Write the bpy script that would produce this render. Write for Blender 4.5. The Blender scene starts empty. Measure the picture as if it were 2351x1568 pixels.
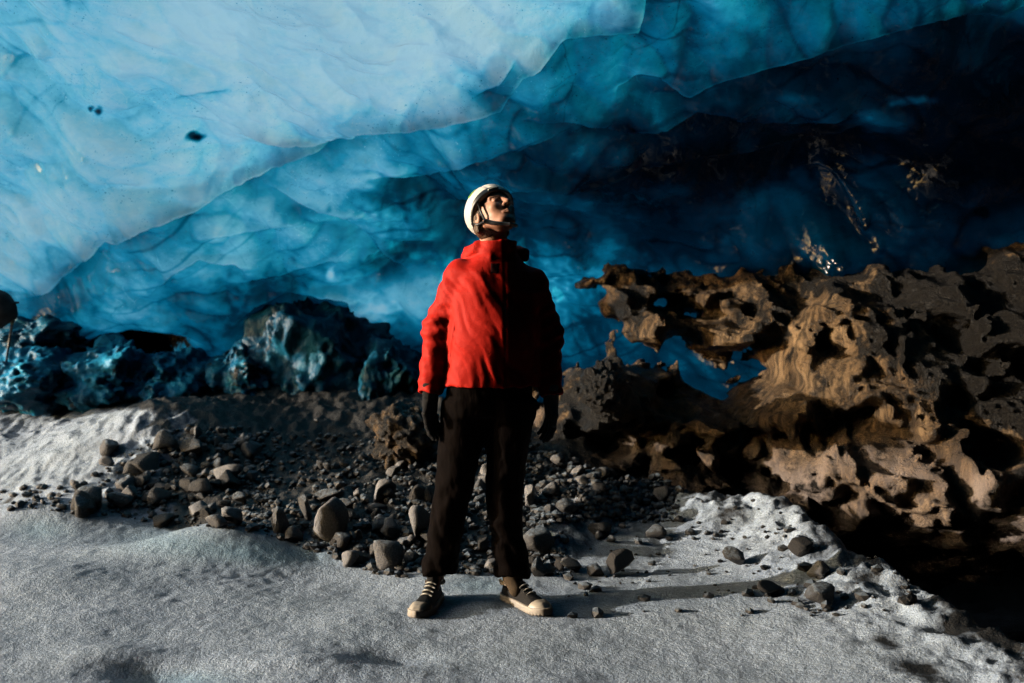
import bpy, math, random
import numpy as np
from mathutils import Matrix, Vector

random.seed(7)
RNG = np.random.default_rng(7)
SC = bpy.context.scene
COL = SC.collection
PI = math.pi
R = math.radians

# camera numbers: photo plane 2350 x 1568, level camera, horizon at row 711
F, U0, V0, H = 2285.0, 1175.0, 711.0, 1.25
SUN_EL, SUN_AZ = 10.0, 3.0          # elevation; degrees the sun stands towards the camera from pure left


def proj(x, y, z):
    yy = np.maximum(y, 0.3)
    return U0 + F * x / yy, V0 + F * (H - z) / yy


def X(u, y):
    return (u - U0) * y / F


def Z(v, y):
    return H + (V0 - v) * y / F


# ------------------------------------------------------------------ noise
_p = RNG.permutation(256).astype(np.int32)
PERM = np.concatenate([_p, _p, _p])
_g = RNG.normal(size=(256, 3)).astype(np.float32)
GRAD = _g / np.linalg.norm(_g, axis=1, keepdims=True)


def noise3(x, y, z):
    x = np.asarray(x, np.float32); y = np.asarray(y, np.float32); z = np.asarray(z, np.float32)
    x, y, z = np.broadcast_arrays(x, y, z)
    xi = np.floor(x).astype(np.int32); yi = np.floor(y).astype(np.int32); zi = np.floor(z).astype(np.int32)
    fx, fy, fz = x - xi, y - yi, z - zi
    ux = fx * fx * fx * (fx * (fx * 6 - 15) + 10)
    uy = fy * fy * fy * (fy * (fy * 6 - 15) + 10)
    uz = fz * fz * fz * (fz * (fz * 6 - 15) + 10)
    out = 0
    for dx in (0, 1):
        wx = ux if dx else 1 - ux
        px = PERM[(xi + dx) & 255]
        for dy in (0, 1):
            wy = uy if dy else 1 - uy
            pxy = PERM[px + ((yi + dy) & 255)]
            for dz in (0, 1):
                g = GRAD[PERM[pxy + ((zi + dz) & 255)] & 255]
                d = g[..., 0] * (fx - dx) + g[..., 1] * (fy - dy) + g[..., 2] * (fz - dz)
                out = out + d * wx * wy * (uz if dz else 1 - uz)
    return out * 1.5


def fbm(x, y, z, octaves=4, gain=0.5, lac=2.03):
    s, a = 0, 1.0
    for o in range(octaves):
        s = s + a * noise3(x + 17.3 * o, y + 5.1 * o, z - 9.7 * o)
        x, y, z = x * lac, y * lac, z * lac
        a *= gain
    return s


def ridged(x, y, z, octaves=3, gain=0.5):
    s, a = 0, 1.0
    for o in range(octaves):
        s = s + a * (1 - 2.2 * np.abs(noise3(x + 31.3 * o, y + 7.1 * o, z - 3.7 * o)))
        x, y, z = x * 2.1, y * 2.1, z * 2.1
        a *= gain
    return s


def sstep(a, b, x):
    t = np.clip((x - a) / (b - a), 0, 1)
    return t * t * (3 - 2 * t)


def polydist(u, v, pts):
    """distance, signed side (+ above/left-hand of the line drawn left to right), arclength, total length"""
    best = np.full(u.shape, 1e9); side = np.zeros(u.shape); arc = np.zeros(u.shape)
    L = 0
    for (x0, y0), (x1, y1) in zip(pts[:-1], pts[1:]):
        dx, dy = x1 - x0, y1 - y0
        l = math.hypot(dx, dy)
        t = np.clip(((u - x0) * dx + (v - y0) * dy) / (l * l), 0, 1)
        ex, ey = u - (x0 + t * dx), v - (y0 + t * dy)
        d = np.hypot(ex, ey)
        m = d < best
        best = np.where(m, d, best)
        side = np.where(m, np.sign(dy * ex - dx * ey), side)
        arc = np.where(m, L + t * l, arc)
        L += l
    return best, side, arc, L


# ------------------------------------------------------------------ meshes
def mesh_from(name, verts, faces, mat=None, parent=None, attrs=None, smooth=True):
    """faces: (n,4) or (n,3) int array, or a list of such"""
    me = bpy.data.meshes.new(name)
    verts = np.asarray(verts, np.float32)
    fl = [np.asarray(f, np.int32) for f in (faces if isinstance(faces, list) else [faces]) if len(f)]
    me.vertices.add(len(verts)); me.vertices.foreach_set('co', verts.ravel())
    loops = np.concatenate([f.ravel() for f in fl])
    sizes = np.concatenate([np.full(len(f), f.shape[1], np.int32) for f in fl])
    starts = np.concatenate([[0], np.cumsum(sizes)[:-1]]).astype(np.int32)
    me.loops.add(len(loops)); me.loops.foreach_set('vertex_index', loops)
    me.polygons.add(len(sizes)); me.polygons.foreach_set('loop_start', starts)
    me.update(calc_edges=True)
    me.polygons.foreach_set('use_smooth', np.full(len(sizes), smooth))
    if attrs:
        for k, a in attrs.items():
            at = me.attributes.new(k, 'FLOAT', 'POINT')
            at.data.foreach_set('value', np.asarray(a, np.float32).ravel())
    me.validate()
    if mat: me.materials.append(mat)
    o = bpy.data.objects.new(name, me); COL.objects.link(o)
    if parent: o.parent = parent
    return o


def grid_faces(n, m, flip=False):
    i, j = np.meshgrid(np.arange(n - 1), np.arange(m - 1), indexing='ij')
    a = (i * m + j).ravel(); b = a + 1; c = a + m + 1; d = a + m
    return np.stack([a, b, c, d] if flip else [a, d, c, b], 1)


def surface_nets(Fv, xs, ys, zs):
    xs, ys, zs = (np.asarray(q, np.float64) for q in (xs, ys, zs))
    S = Fv < 0
    nx, ny, nz = Fv.shape
    cnt = np.zeros((nx - 1, ny - 1, nz - 1), np.int8)
    C = [(a, b, c) for a in (0, 1) for b in (0, 1) for c in (0, 1)]
    for a, b, c in C:
        cnt += S[a:nx - 1 + a, b:ny - 1 + b, c:nz - 1 + c]
    act = (cnt > 0) & (cnt < 8)
    I, J, K = np.nonzero(act)
    idx = np.full(act.shape, -1, np.int64); idx[I, J, K] = np.arange(len(I))
    acc = np.zeros((len(I), 3)); num = np.zeros(len(I))
    val = {c: Fv[I + c[0], J + c[1], K + c[2]].astype(np.float64) for c in C}
    for c in C:
        for ax in range(3):
            if c[ax]: continue
            e = list(c); e[ax] = 1; e = tuple(e)
            v0, v1 = val[c], val[e]
            m = (v0 < 0) != (v1 < 0)
            t = np.where(m, v0 / np.where(v0 == v1, 1, v0 - v1), 0)
            for q in range(3):
                acc[:, q] += np.where(m, c[q] + (t if q == ax else 0), 0)
            num += m
    acc /= num[:, None]
    P = np.stack([np.interp(I + acc[:, 0], np.arange(nx), xs), np.interp(J + acc[:, 1], np.arange(ny), ys),
                  np.interp(K + acc[:, 2], np.arange(nz), zs)], 1)
    faces = []
    # x edges
    E = S[:-1, 1:-1, 1:-1] != S[1:, 1:-1, 1:-1]
    i, j, k = np.nonzero(E); j = j + 1; k = k + 1
    q = np.stack([idx[i, j - 1, k - 1], idx[i, j, k - 1], idx[i, j, k], idx[i, j - 1, k]], 1)
    f = S[i, j, k]; q[~f] = q[~f][:, ::-1]; faces.append(q)
    E = S[1:-1, :-1, 1:-1] != S[1:-1, 1:, 1:-1]
    i, j, k = np.nonzero(E); i = i + 1; k = k + 1
    q = np.stack([idx[i - 1, j, k - 1], idx[i - 1, j, k], idx[i, j, k], idx[i, j, k - 1]], 1)
    f = S[i, j, k]; q[~f] = q[~f][:, ::-1]; faces.append(q)
    E = S[1:-1, 1:-1, :-1] != S[1:-1, 1:-1, 1:]
    i, j, k = np.nonzero(E); i = i + 1; j = j + 1
    q = np.stack([idx[i - 1, j - 1, k], idx[i, j - 1, k], idx[i, j, k], idx[i - 1, j, k]], 1)
    f = S[i, j, k]; q[~f] = q[~f][:, ::-1]; faces.append(q)
    return P, np.concatenate(faces)


def largest_piece(P, Fc):
    n = len(P); lab = np.arange(n)
    e = np.concatenate([Fc[:, [0, 1]], Fc[:, [1, 2]], Fc[:, [2, 3]], Fc[:, [3, 0]]])
    for _ in range(400):
        m = np.minimum(lab[e[:, 0]], lab[e[:, 1]])
        new = lab.copy()
        np.minimum.at(new, e[:, 0], m); np.minimum.at(new, e[:, 1], m)
        new = new[new]
        if (new == lab).all(): break
        lab = new
    k = np.bincount(lab).argmax(); keep = lab == k
    idx = np.cumsum(keep) - 1
    return P[keep], idx[Fc[keep[Fc[:, 0]]]]


def tag(o, label=None, cat=None, group=None, kind=None):
    if label: o['label'] = label
    if cat: o['category'] = cat
    if group: o['group'] = group
    if kind: o['kind'] = kind
    return o


# ------------------------------------------------------------------ materials
class Mat:
    def __init__(s, name):
        s.m = bpy.data.materials.new(name); s.m.use_nodes = True
        s.t = s.m.node_tree; s.t.nodes.clear()
        s.out = s.n('ShaderNodeOutputMaterial')

    def n(s, typ, _in=None, **kw):
        nd = s.t.nodes.new(typ)
        for k, v in kw.items(): setattr(nd, k, v)
        for k, v in (_in or {}).items():
            s.set(nd, k, v)
        return nd

    def set(s, nd, k, v):
        if isinstance(v, bpy.types.NodeSocket): s.t.links.new(v, nd.inputs[k])
        elif isinstance(v, bpy.types.Node): s.t.links.new(v.outputs[0], nd.inputs[k])
        else: nd.inputs[k].default_value = v

    def math(s, op, a, b=0.0, clamp=False):
        return s.n('ShaderNodeMath', {0: a, 1: b}, operation=op, use_clamp=clamp).outputs[0]

    def mix(s, f, a, b, blend='MIX'):
        nd = s.n('ShaderNodeMix', data_type='RGBA', blend_type=blend)
        s.set(nd, 0, f); s.set(nd, 6, a); s.set(nd, 7, b)
        return nd.outputs[2]

    def noise(s, scale, detail=4, rough=0.55, vec=None, dist=0.0):
        nd = s.n('ShaderNodeTexNoise', {'Scale': scale, 'Detail': detail, 'Roughness': rough, 'Distortion': dist})
        if vec is not None: s.set(nd, 'Vector', vec)
        return nd.outputs[0]

    def ramp(s, f, stops, interp='LINEAR'):
        nd = s.n('ShaderNodeValToRGB', {0: f}); e = nd.color_ramp.elements
        nd.color_ramp.interpolation = interp
        while len(e) < len(stops): e.new(0.5)
        for q, (p, c) in zip(e, stops):
            q.position = p; q.color = (c, c, c, 1) if isinstance(c, (int, float)) else (*c, 1)
        return nd.outputs[0]

    def bump(s, h, strength=0.5, dist=0.02, normal=None):
        nd = s.n('ShaderNodeBump', {'Height': h, 'Strength': strength, 'Distance': dist})
        if normal is not None: s.set(nd, 'Normal', normal)
        return nd.outputs[0]

    def coord(s, scale=(1, 1, 1), rot=(0, 0, 0)):
        tc = s.n('ShaderNodeTexCoord')
        mp = s.n('ShaderNodeMapping', {'Vector': tc.outputs['Object']})
        mp.inputs['Scale'].default_value = scale; mp.inputs['Rotation'].default_value = rot
        return mp.outputs[0]

    def attr(s, name):
        return s.n('ShaderNodeAttribute', attribute_name=name).outputs['Fac']

    def done(s, sh):
        s.t.links.new(sh if isinstance(sh, bpy.types.NodeSocket) else sh.outputs[0], s.out.inputs['Surface'])
        return s.m


def principled(m, **kw):
    nd = m.n('ShaderNodeBsdfPrincipled')
    for k, v in kw.items(): m.set(nd, k.replace('_', ' '), v)
    return nd


def ice_material():
    m = Mat('glacier_ice')
    co = m.coord()
    t = m.attr('glow_tone')  # glow level painted per vertex, darker as it rises
    n1 = m.noise(1.7, 3, .5, co, .2)
    n2 = m.noise(12, 8, .72, m.coord((1, 1, 1.9), (0, .5, .2)), .2)
    t = m.math('ADD', t, m.math('MULTIPLY', m.math('SUBTRACT', n1, .5), .7))
    amp = m.ramp(m.math('MULTIPLY', t, 1 / 6), [(0, .9), (.12, .8), (.3, 1.2), (.6, 1.2), (.9, .4)])
    t = m.math('ADD', t, m.math('MULTIPLY', m.math('SUBTRACT', n2, .5), amp))
    # grains of dirt and trapped bubbles frozen into the ice
    spk = m.ramp(m.noise(60, 3, .6, m.coord((1, 1, 1.5), (0, .6, 0)), .3), [(0, 0), (.64, 0), (.70, 1)])
    msk = m.ramp(m.noise(2.3, 4, .65, co), [(.46, 0), (.6, 1)])
    t = m.math('ADD', t, m.math('MULTIPLY', m.math('MULTIPLY', spk, msk), 1.5))
    bub = m.ramp(m.noise(75, 2, .5, co), [(0, 0), (.68, 0), (.73, 1)])
    msk2 = m.ramp(m.noise(1.6, 4, .65, m.coord((1, 1, 1), (.4, 0, 0))), [(.48, 0), (.6, 1)])
    t = m.math('SUBTRACT', t, m.math('MULTIPLY', m.math('MULTIPLY', bub, msk2), .7))
    # healed cracks
    wv = m.n('ShaderNodeMix', {0: .16, 4: co, 5: m.n('ShaderNodeTexNoise', {'Vector': co, 'Scale': 2.6, 'Detail': 4.0}).outputs['Color']}, data_type='VECTOR').outputs[1]
    for sc_, lo, dv in ((2.1, .016, .5), (4.8, .016, -.4)):
        ed = m.n('ShaderNodeTexVoronoi', {'Vector': wv, 'Scale': sc_}, feature='DISTANCE_TO_EDGE').outputs['Distance']
        ln = m.math('MULTIPLY', m.ramp(ed, [(0, 1), (lo, 0)]), m.ramp(m.noise(1.9 + sc_ * .2, 3, .6, co), [(.5, 0), (.64, 1)]))
        t = m.math('ADD', t, m.math('MULTIPLY', m.math('MULTIPLY', ln, dv), m.ramp(t, [(.1, .25), (.9, .9)])))
    cup = m.n('ShaderNodeTexVoronoi', {'Vector': wv, 'Scale': 2.7}, feature='F1').outputs['Distance']
    cup2 = m.n('ShaderNodeTexVoronoi', {'Vector': wv, 'Scale': 6.5}, feature='F1').outputs['Distance']
    cups = m.math('ADD', m.math('SUBTRACT', cup, .36), m.math('MULTIPLY', m.math('SUBTRACT', cup2, .36), .55))
    t = m.math('ADD', t, m.math('MULTIPLY', cups, m.ramp(m.math('MULTIPLY', t, .25), [(.0, .2), (.3, .95), (.8, 1.0), (1, .3)])))
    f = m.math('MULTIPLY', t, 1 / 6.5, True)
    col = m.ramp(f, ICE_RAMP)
    h = m.math('ADD', m.noise(3.2, 5, .55, co, .5), m.math('MULTIPLY', m.noise(22, 3, .6, co), .10))
    bmp = m.bump(h, .55, .05)
    tr = m.n('ShaderNodeBsdfTranslucent', {'Color': col, 'Normal': bmp})
    df = m.n('ShaderNodeBsdfDiffuse', {'Color': m.mix(.75, (0, 0, 0, 1), col), 'Normal': bmp})
    base = m.n('ShaderNodeMixShader', {0: .06, 1: tr.outputs[0], 2: df.outputs[0]})
    b2 = m.bump(m.math('ADD', m.math('ADD', m.noise(6, 2, .5, co), m.math('MULTIPLY', m.noise(18, 2, .5, co), .12)), m.math('MULTIPLY', cups, .9)), .5, .05)
    gl = m.n('ShaderNodeBsdfGlossy', {'Color': (1, 1, 1, 1), 'Roughness': .13, 'Normal': b2})
    fr = m.n('ShaderNodeFresnel', {'IOR': 1.31})
    ice = m.n('ShaderNodeMixShader', {0: m.math('MULTIPLY', fr.outputs[0], .65), 1: base.outputs[0], 2: gl.outputs[0]})
    # grit and frozen mud
    soil = m.attr('soil')
    sm = m.math('ADD', soil, m.math('MULTIPLY', m.math('SUBTRACT', m.noise(9, 6, .7, co, .5), .5), 1.1))
    sm = m.ramp(sm, [(.45, 0), (.58, 1)])
    mud = m.mix(m.noise(14, 5, .6, co), (.012, .010, .008, 1), (.11, .085, .06, 1))
    md = m.n('ShaderNodeBsdfDiffuse', {'Color': mud, 'Normal': m.bump(m.noise(30, 6, .65, co), .9, .04)})
    return m.done(m.n('ShaderNodeMixShader', {0: sm, 1: ice.outputs[0], 2: md.outputs[0]}))


ICE_RAMP = [(0, (.64, .94, .985)), (.10, (.24, .77, .92)), (.2, (.028, .45, .63)), (.33, (.0025, .225, .35)), (.5, (.0008, .060, .108)),
            (.67, (.0004, .016, .034)), (.83, (.0003, .004, .009)), (1, (.0002, .0012, .003))]


def boulder_material(name, k, grit_at):
    m = Mat(name)
    co = m.coord()
    n = m.noise(2.6, 5, .55, co, .4)
    col = m.ramp(n, [(.3, (.002 * k, .05 * k, .11 * k)), (.5, (.008 * k, .20 * k, .40 * k)), (.7, (.05 * k, .46 * k, .74 * k))])
    grit = m.ramp(m.noise(5, 7, .7, co, .6), [(grit_at, 0), (grit_at + .08, 1)])
    col = m.mix(grit, col, (.012, .011, .010, 1))
    b = m.bump(m.math('ADD', m.noise(4, 6, .65, co), m.math('MULTIPLY', m.noise(26, 3, .6, co), .15)), .7, .06)
    return m.done(principled(m, Base_Color=col, Roughness=.42, IOR=1.31, Normal=b))


def dirt_material():
    m = Mat('frozen_dirt')
    co = m.coord()
    n = m.noise(3.0, 6, .6, co, .4)
    st = m.noise(7, 5, .6, m.coord((3, 3, .6), (0, .35, 0)), .6)
    col = m.ramp(n, [(.3, (.05, .032, .018)), (.5, (.22, .142, .074)), (.72, (.46, .315, .175))])
    dk = m.ramp(st, [(.42, 1), (.56, 0)])
    col = m.mix(m.math('MULTIPLY', dk, .8), col, (.014, .010, .007, 1))
    fr = m.attr('frost')
    col = m.mix(m.math('MULTIPLY', fr, .8, True), col, (.36, .30, .275, 1))
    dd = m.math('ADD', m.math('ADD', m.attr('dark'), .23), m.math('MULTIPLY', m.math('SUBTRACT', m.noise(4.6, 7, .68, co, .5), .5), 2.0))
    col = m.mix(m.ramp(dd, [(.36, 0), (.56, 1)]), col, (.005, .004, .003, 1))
    h = m.math('ADD', m.noise(13, 8, .72, co, .3), m.math('MULTIPLY', m.noise(60, 4, .7, co), .5))
    return m.done(principled(m, Base_Color=col, Roughness=.45, Specular_IOR_Level=.35, Normal=m.bump(h, .9, .05)))


def ground_material():
    m = Mat('granular_snow')
    co = m.coord()
    g1 = m.noise(55, 4, .65, co)
    g2 = m.noise(150, 3, .6, co)
    big = m.noise(1.3, 4, .55, co)
    g1 = m.noise(75, 3, .75, co)
    g2 = m.noise(190, 2, .6, co)
    gs = m.math('ADD', m.math('MULTIPLY', g1, .55), m.math('MULTIPLY', g2, .45))
    snow = m.ramp(gs, [(.38, (.25, .325, .43)), (.5, (.44, .55, .72)), (.62, (.65, .78, .95))])
    snow = m.mix(m.math('MULTIPLY', m.ramp(big, [(.4, 0), (.65, 1)]), .3), snow, (.28, .36, .42, 1))
    blue_amt = m.attr('blue')  # bluer patches of the snow
    snow = m.mix(m.math('MULTIPLY', blue_amt, .6, True), snow, (.17, .36, .50, 1))
    soil = m.ramp(m.noise(20, 6, .7, co), [(.3, (.003, .0028, .0028)), (.55, (.008, .0075, .007)), (.8, (.022, .020, .019))])
    d = m.math('ADD', m.attr('soil'), m.math('MULTIPLY', m.math('SUBTRACT', m.noise(6, 7, .7, co, .4), .5), 1.3))  # soil mask, on the ground it also holds the painted bank shade
    d = m.ramp(d, [(.36, 0), (.66, 1)])
    col = m.mix(d, snow, soil)
    vo = m.n('ShaderNodeTexVoronoi', {'Vector': co, 'Scale': 150.0, 'Randomness': 1.0}).outputs['Distance']
    vo2 = m.n('ShaderNodeTexVoronoi', {'Vector': co, 'Scale': 66.0, 'Randomness': 1.0}).outputs['Distance']
    h = m.math('SUBTRACT', m.math('ADD', m.math('MULTIPLY', g1, 1.3), m.math('MULTIPLY', g2, .7)), m.math('MULTIPLY', vo2, .35))
    h = m.math('ADD', h, m.math('MULTIPLY', m.noise(14, 4, .6, co), 1.4))
    return m.done(principled(m, Base_Color=col, Roughness=.62, Normal=m.bump(h, .5, .018)))


def stone_material(name='stone', k=1.0):
    m = Mat(name)
    co = m.coord()
    oi = m.n('ShaderNodeObjectInfo')
    base = m.ramp(oi.outputs['Random'], [(0, (.02 * k, .018 * k, .017 * k)), (.35, (.05 * k, .046 * k, .042 * k)), (.6, (.07 * k, .07 * k, .073 * k)), (.85, (.13 * k, .13 * k, .136 * k)), (1, (.23 * k, .23 * k, .24 * k))])
    n = m.noise(14, 6, .65, co)
    col = m.mix(m.ramp(n, [(.35, .7), (.65, 0)]), base, (.02, .018, .016, 1))
    geo = m.n('ShaderNodeNewGeometry'); sx = m.n('ShaderNodeSeparateXYZ', {0: geo.outputs['Normal']})
    fz = m.math('MULTIPLY', m.ramp(sx.outputs[2], [(.45, 0), (.95, 1)]), m.ramp(m.noise(3.2, 5, .65, co), [(.40, 0), (.58, 1)]))
    col = m.mix(m.math('MULTIPLY', fz, .75), col, (.28, .36, .45, 1))
    h = m.math('ADD', m.noise(7, 6, .65, co), m.math('MULTIPLY', m.noise(26, 4, .6, co), .4))
    return m.done(principled(m, Base_Color=col, Roughness=.6, Normal=m.bump(h, .6, .02)))


def pale_stone_material():
    m = Mat('frosted_stone')
    co = m.coord()
    n = m.noise(12, 6, .6, co)
    col = m.ramp(n, [(.3, (.12, .12, .125)), (.55, (.25, .255, .27)), (.75, (.38, .39, .42))])
    return m.done(principled(m, Base_Color=col, Roughness=.6, Normal=m.bump(m.noise(30, 5, .6, co), .5, .02)))
# ================================================================== ice cave shell
PROFILE = np.array([(8.75, -.5), (8.7, .2), (8.45, .75), (8.0, 1.25), (7.3, 1.85), (6.5, 2.42), (5.6, 2.92), (4.4, 3.3), (2.6, 3.55), (.2, 3.6),
                    (-2.4, 3.3), (-4.0, 2.4), (-4.7, .9), (-4.8, -.5)], float)


def spline(P, n):
    t = np.arange(len(P)); tt = np.linspace(0, len(P) - 1, n)
    i = np.clip(tt.astype(int), 0, len(P) - 2); f = (tt - i)[:, None]
    Q = np.vstack([2 * P[0] - P[1], P, 2 * P[-1] - P[-2]])
    a, b, c, d = Q[i], Q[i + 1], Q[i + 2], Q[i + 3]
    return .5 * (2 * b + (c - a) * f + (2 * a - 5 * b + 4 * c - d) * f ** 2 + (3 * b - a - 3 * c + d) * f ** 3)


# backlit glow painted into the ice colour (higher is darker), coarse map over the photo plane: rows v = -100..1000 step 100, columns u = -200..2400 step 200
GLOW_MAP = np.array([
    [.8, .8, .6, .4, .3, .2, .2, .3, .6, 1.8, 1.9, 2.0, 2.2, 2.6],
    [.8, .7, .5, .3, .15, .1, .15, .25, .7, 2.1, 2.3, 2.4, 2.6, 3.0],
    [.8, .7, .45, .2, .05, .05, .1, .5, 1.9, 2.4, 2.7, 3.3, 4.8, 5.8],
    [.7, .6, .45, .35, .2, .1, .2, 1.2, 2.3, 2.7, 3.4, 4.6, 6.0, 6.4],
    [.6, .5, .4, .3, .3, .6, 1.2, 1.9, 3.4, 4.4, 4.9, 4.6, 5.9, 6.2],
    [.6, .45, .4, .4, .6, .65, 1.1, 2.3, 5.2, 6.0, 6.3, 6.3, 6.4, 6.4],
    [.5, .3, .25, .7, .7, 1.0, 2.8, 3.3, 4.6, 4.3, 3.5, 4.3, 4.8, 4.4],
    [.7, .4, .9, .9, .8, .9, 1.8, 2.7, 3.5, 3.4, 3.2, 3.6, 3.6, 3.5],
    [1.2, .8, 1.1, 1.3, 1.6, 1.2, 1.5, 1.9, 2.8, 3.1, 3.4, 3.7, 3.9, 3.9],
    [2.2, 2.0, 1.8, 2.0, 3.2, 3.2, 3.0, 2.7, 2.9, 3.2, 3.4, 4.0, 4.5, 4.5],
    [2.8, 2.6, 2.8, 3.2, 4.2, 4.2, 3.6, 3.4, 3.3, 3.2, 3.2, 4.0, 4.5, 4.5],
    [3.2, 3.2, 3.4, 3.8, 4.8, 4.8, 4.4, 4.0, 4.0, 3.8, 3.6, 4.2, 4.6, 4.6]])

# ledges in the ice: points on the photo plane left to right, lip height m, reach above px, reach below px, dirt below, bright rim painted above
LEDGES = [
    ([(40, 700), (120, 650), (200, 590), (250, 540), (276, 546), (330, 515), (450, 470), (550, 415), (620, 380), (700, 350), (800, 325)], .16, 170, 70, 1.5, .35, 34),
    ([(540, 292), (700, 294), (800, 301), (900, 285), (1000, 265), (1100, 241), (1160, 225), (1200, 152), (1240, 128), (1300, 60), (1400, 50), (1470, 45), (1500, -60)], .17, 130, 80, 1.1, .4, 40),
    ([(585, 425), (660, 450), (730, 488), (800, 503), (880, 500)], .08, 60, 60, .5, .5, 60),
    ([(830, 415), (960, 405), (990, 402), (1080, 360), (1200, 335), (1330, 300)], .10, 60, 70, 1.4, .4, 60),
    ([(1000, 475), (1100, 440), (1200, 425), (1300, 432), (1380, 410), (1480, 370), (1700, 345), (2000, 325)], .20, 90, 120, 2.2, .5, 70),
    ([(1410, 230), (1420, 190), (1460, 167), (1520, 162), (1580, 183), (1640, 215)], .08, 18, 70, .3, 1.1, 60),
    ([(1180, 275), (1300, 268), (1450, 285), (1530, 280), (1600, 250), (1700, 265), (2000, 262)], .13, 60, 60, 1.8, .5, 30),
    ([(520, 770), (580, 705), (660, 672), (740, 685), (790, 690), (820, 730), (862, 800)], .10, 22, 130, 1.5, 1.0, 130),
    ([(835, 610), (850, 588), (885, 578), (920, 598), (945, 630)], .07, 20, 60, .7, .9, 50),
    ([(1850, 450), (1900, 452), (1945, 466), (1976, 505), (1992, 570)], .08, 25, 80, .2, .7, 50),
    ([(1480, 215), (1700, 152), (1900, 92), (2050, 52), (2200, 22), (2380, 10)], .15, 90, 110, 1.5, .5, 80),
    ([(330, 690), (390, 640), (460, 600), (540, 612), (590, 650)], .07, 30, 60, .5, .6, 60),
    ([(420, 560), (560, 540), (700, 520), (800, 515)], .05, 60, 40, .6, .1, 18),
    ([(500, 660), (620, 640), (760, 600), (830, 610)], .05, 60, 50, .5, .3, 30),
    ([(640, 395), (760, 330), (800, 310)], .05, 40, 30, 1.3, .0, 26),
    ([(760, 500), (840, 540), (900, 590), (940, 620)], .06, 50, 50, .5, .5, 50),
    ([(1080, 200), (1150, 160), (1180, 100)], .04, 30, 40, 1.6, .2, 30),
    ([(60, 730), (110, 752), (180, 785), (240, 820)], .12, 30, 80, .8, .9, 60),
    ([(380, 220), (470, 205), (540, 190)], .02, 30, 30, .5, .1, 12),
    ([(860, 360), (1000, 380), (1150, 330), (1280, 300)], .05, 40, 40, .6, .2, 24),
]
# (u, v, ru, rv, change of glow tone) pebbles, windows, bubbles
BLOBS = [(455, 302, 13, 7, 5), (228, 252, 6, 7, 3.5), (212, 246, 4, 5, 3), (905, 455, 80, 32, .9), (760, 630, 9, 12, -1.2), (1440, 260, 40, 14, 1.0),
         (2035, 305, 50, 46, -1.1), (2100, 238, 45, 10, -2.2), (2085, 70, 10, 14, -2.5), (1830, 215, 40, 6, -1.0), (1720, 320, 30, 16, -.6),
         (1880, 600, 40, 22, -.8), (1320, 560, 120, 110, -.9), (1390, 640, 60, 30, -1.2), (1280, 700, 60, 90, -.8), (2260, 488, 14, 9, 3),
         (120, 700, 90, 26, 1.3), (620, 690, 80, 60, 1.1), (470, 700, 70, 50, .8), (690, 490, 50, 16, 1.0), (1000, 530, 90, 50, 1.0), (880, 620, 60, 30, .9),
         (1060, 640, 120, 40, -.7), (860, 720, 40, 26, -1.0), (500, 520, 60, 40, -.4), (1550, 600, 130, 50, .4), (1800, 520, 140, 60, -.6)]


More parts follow.
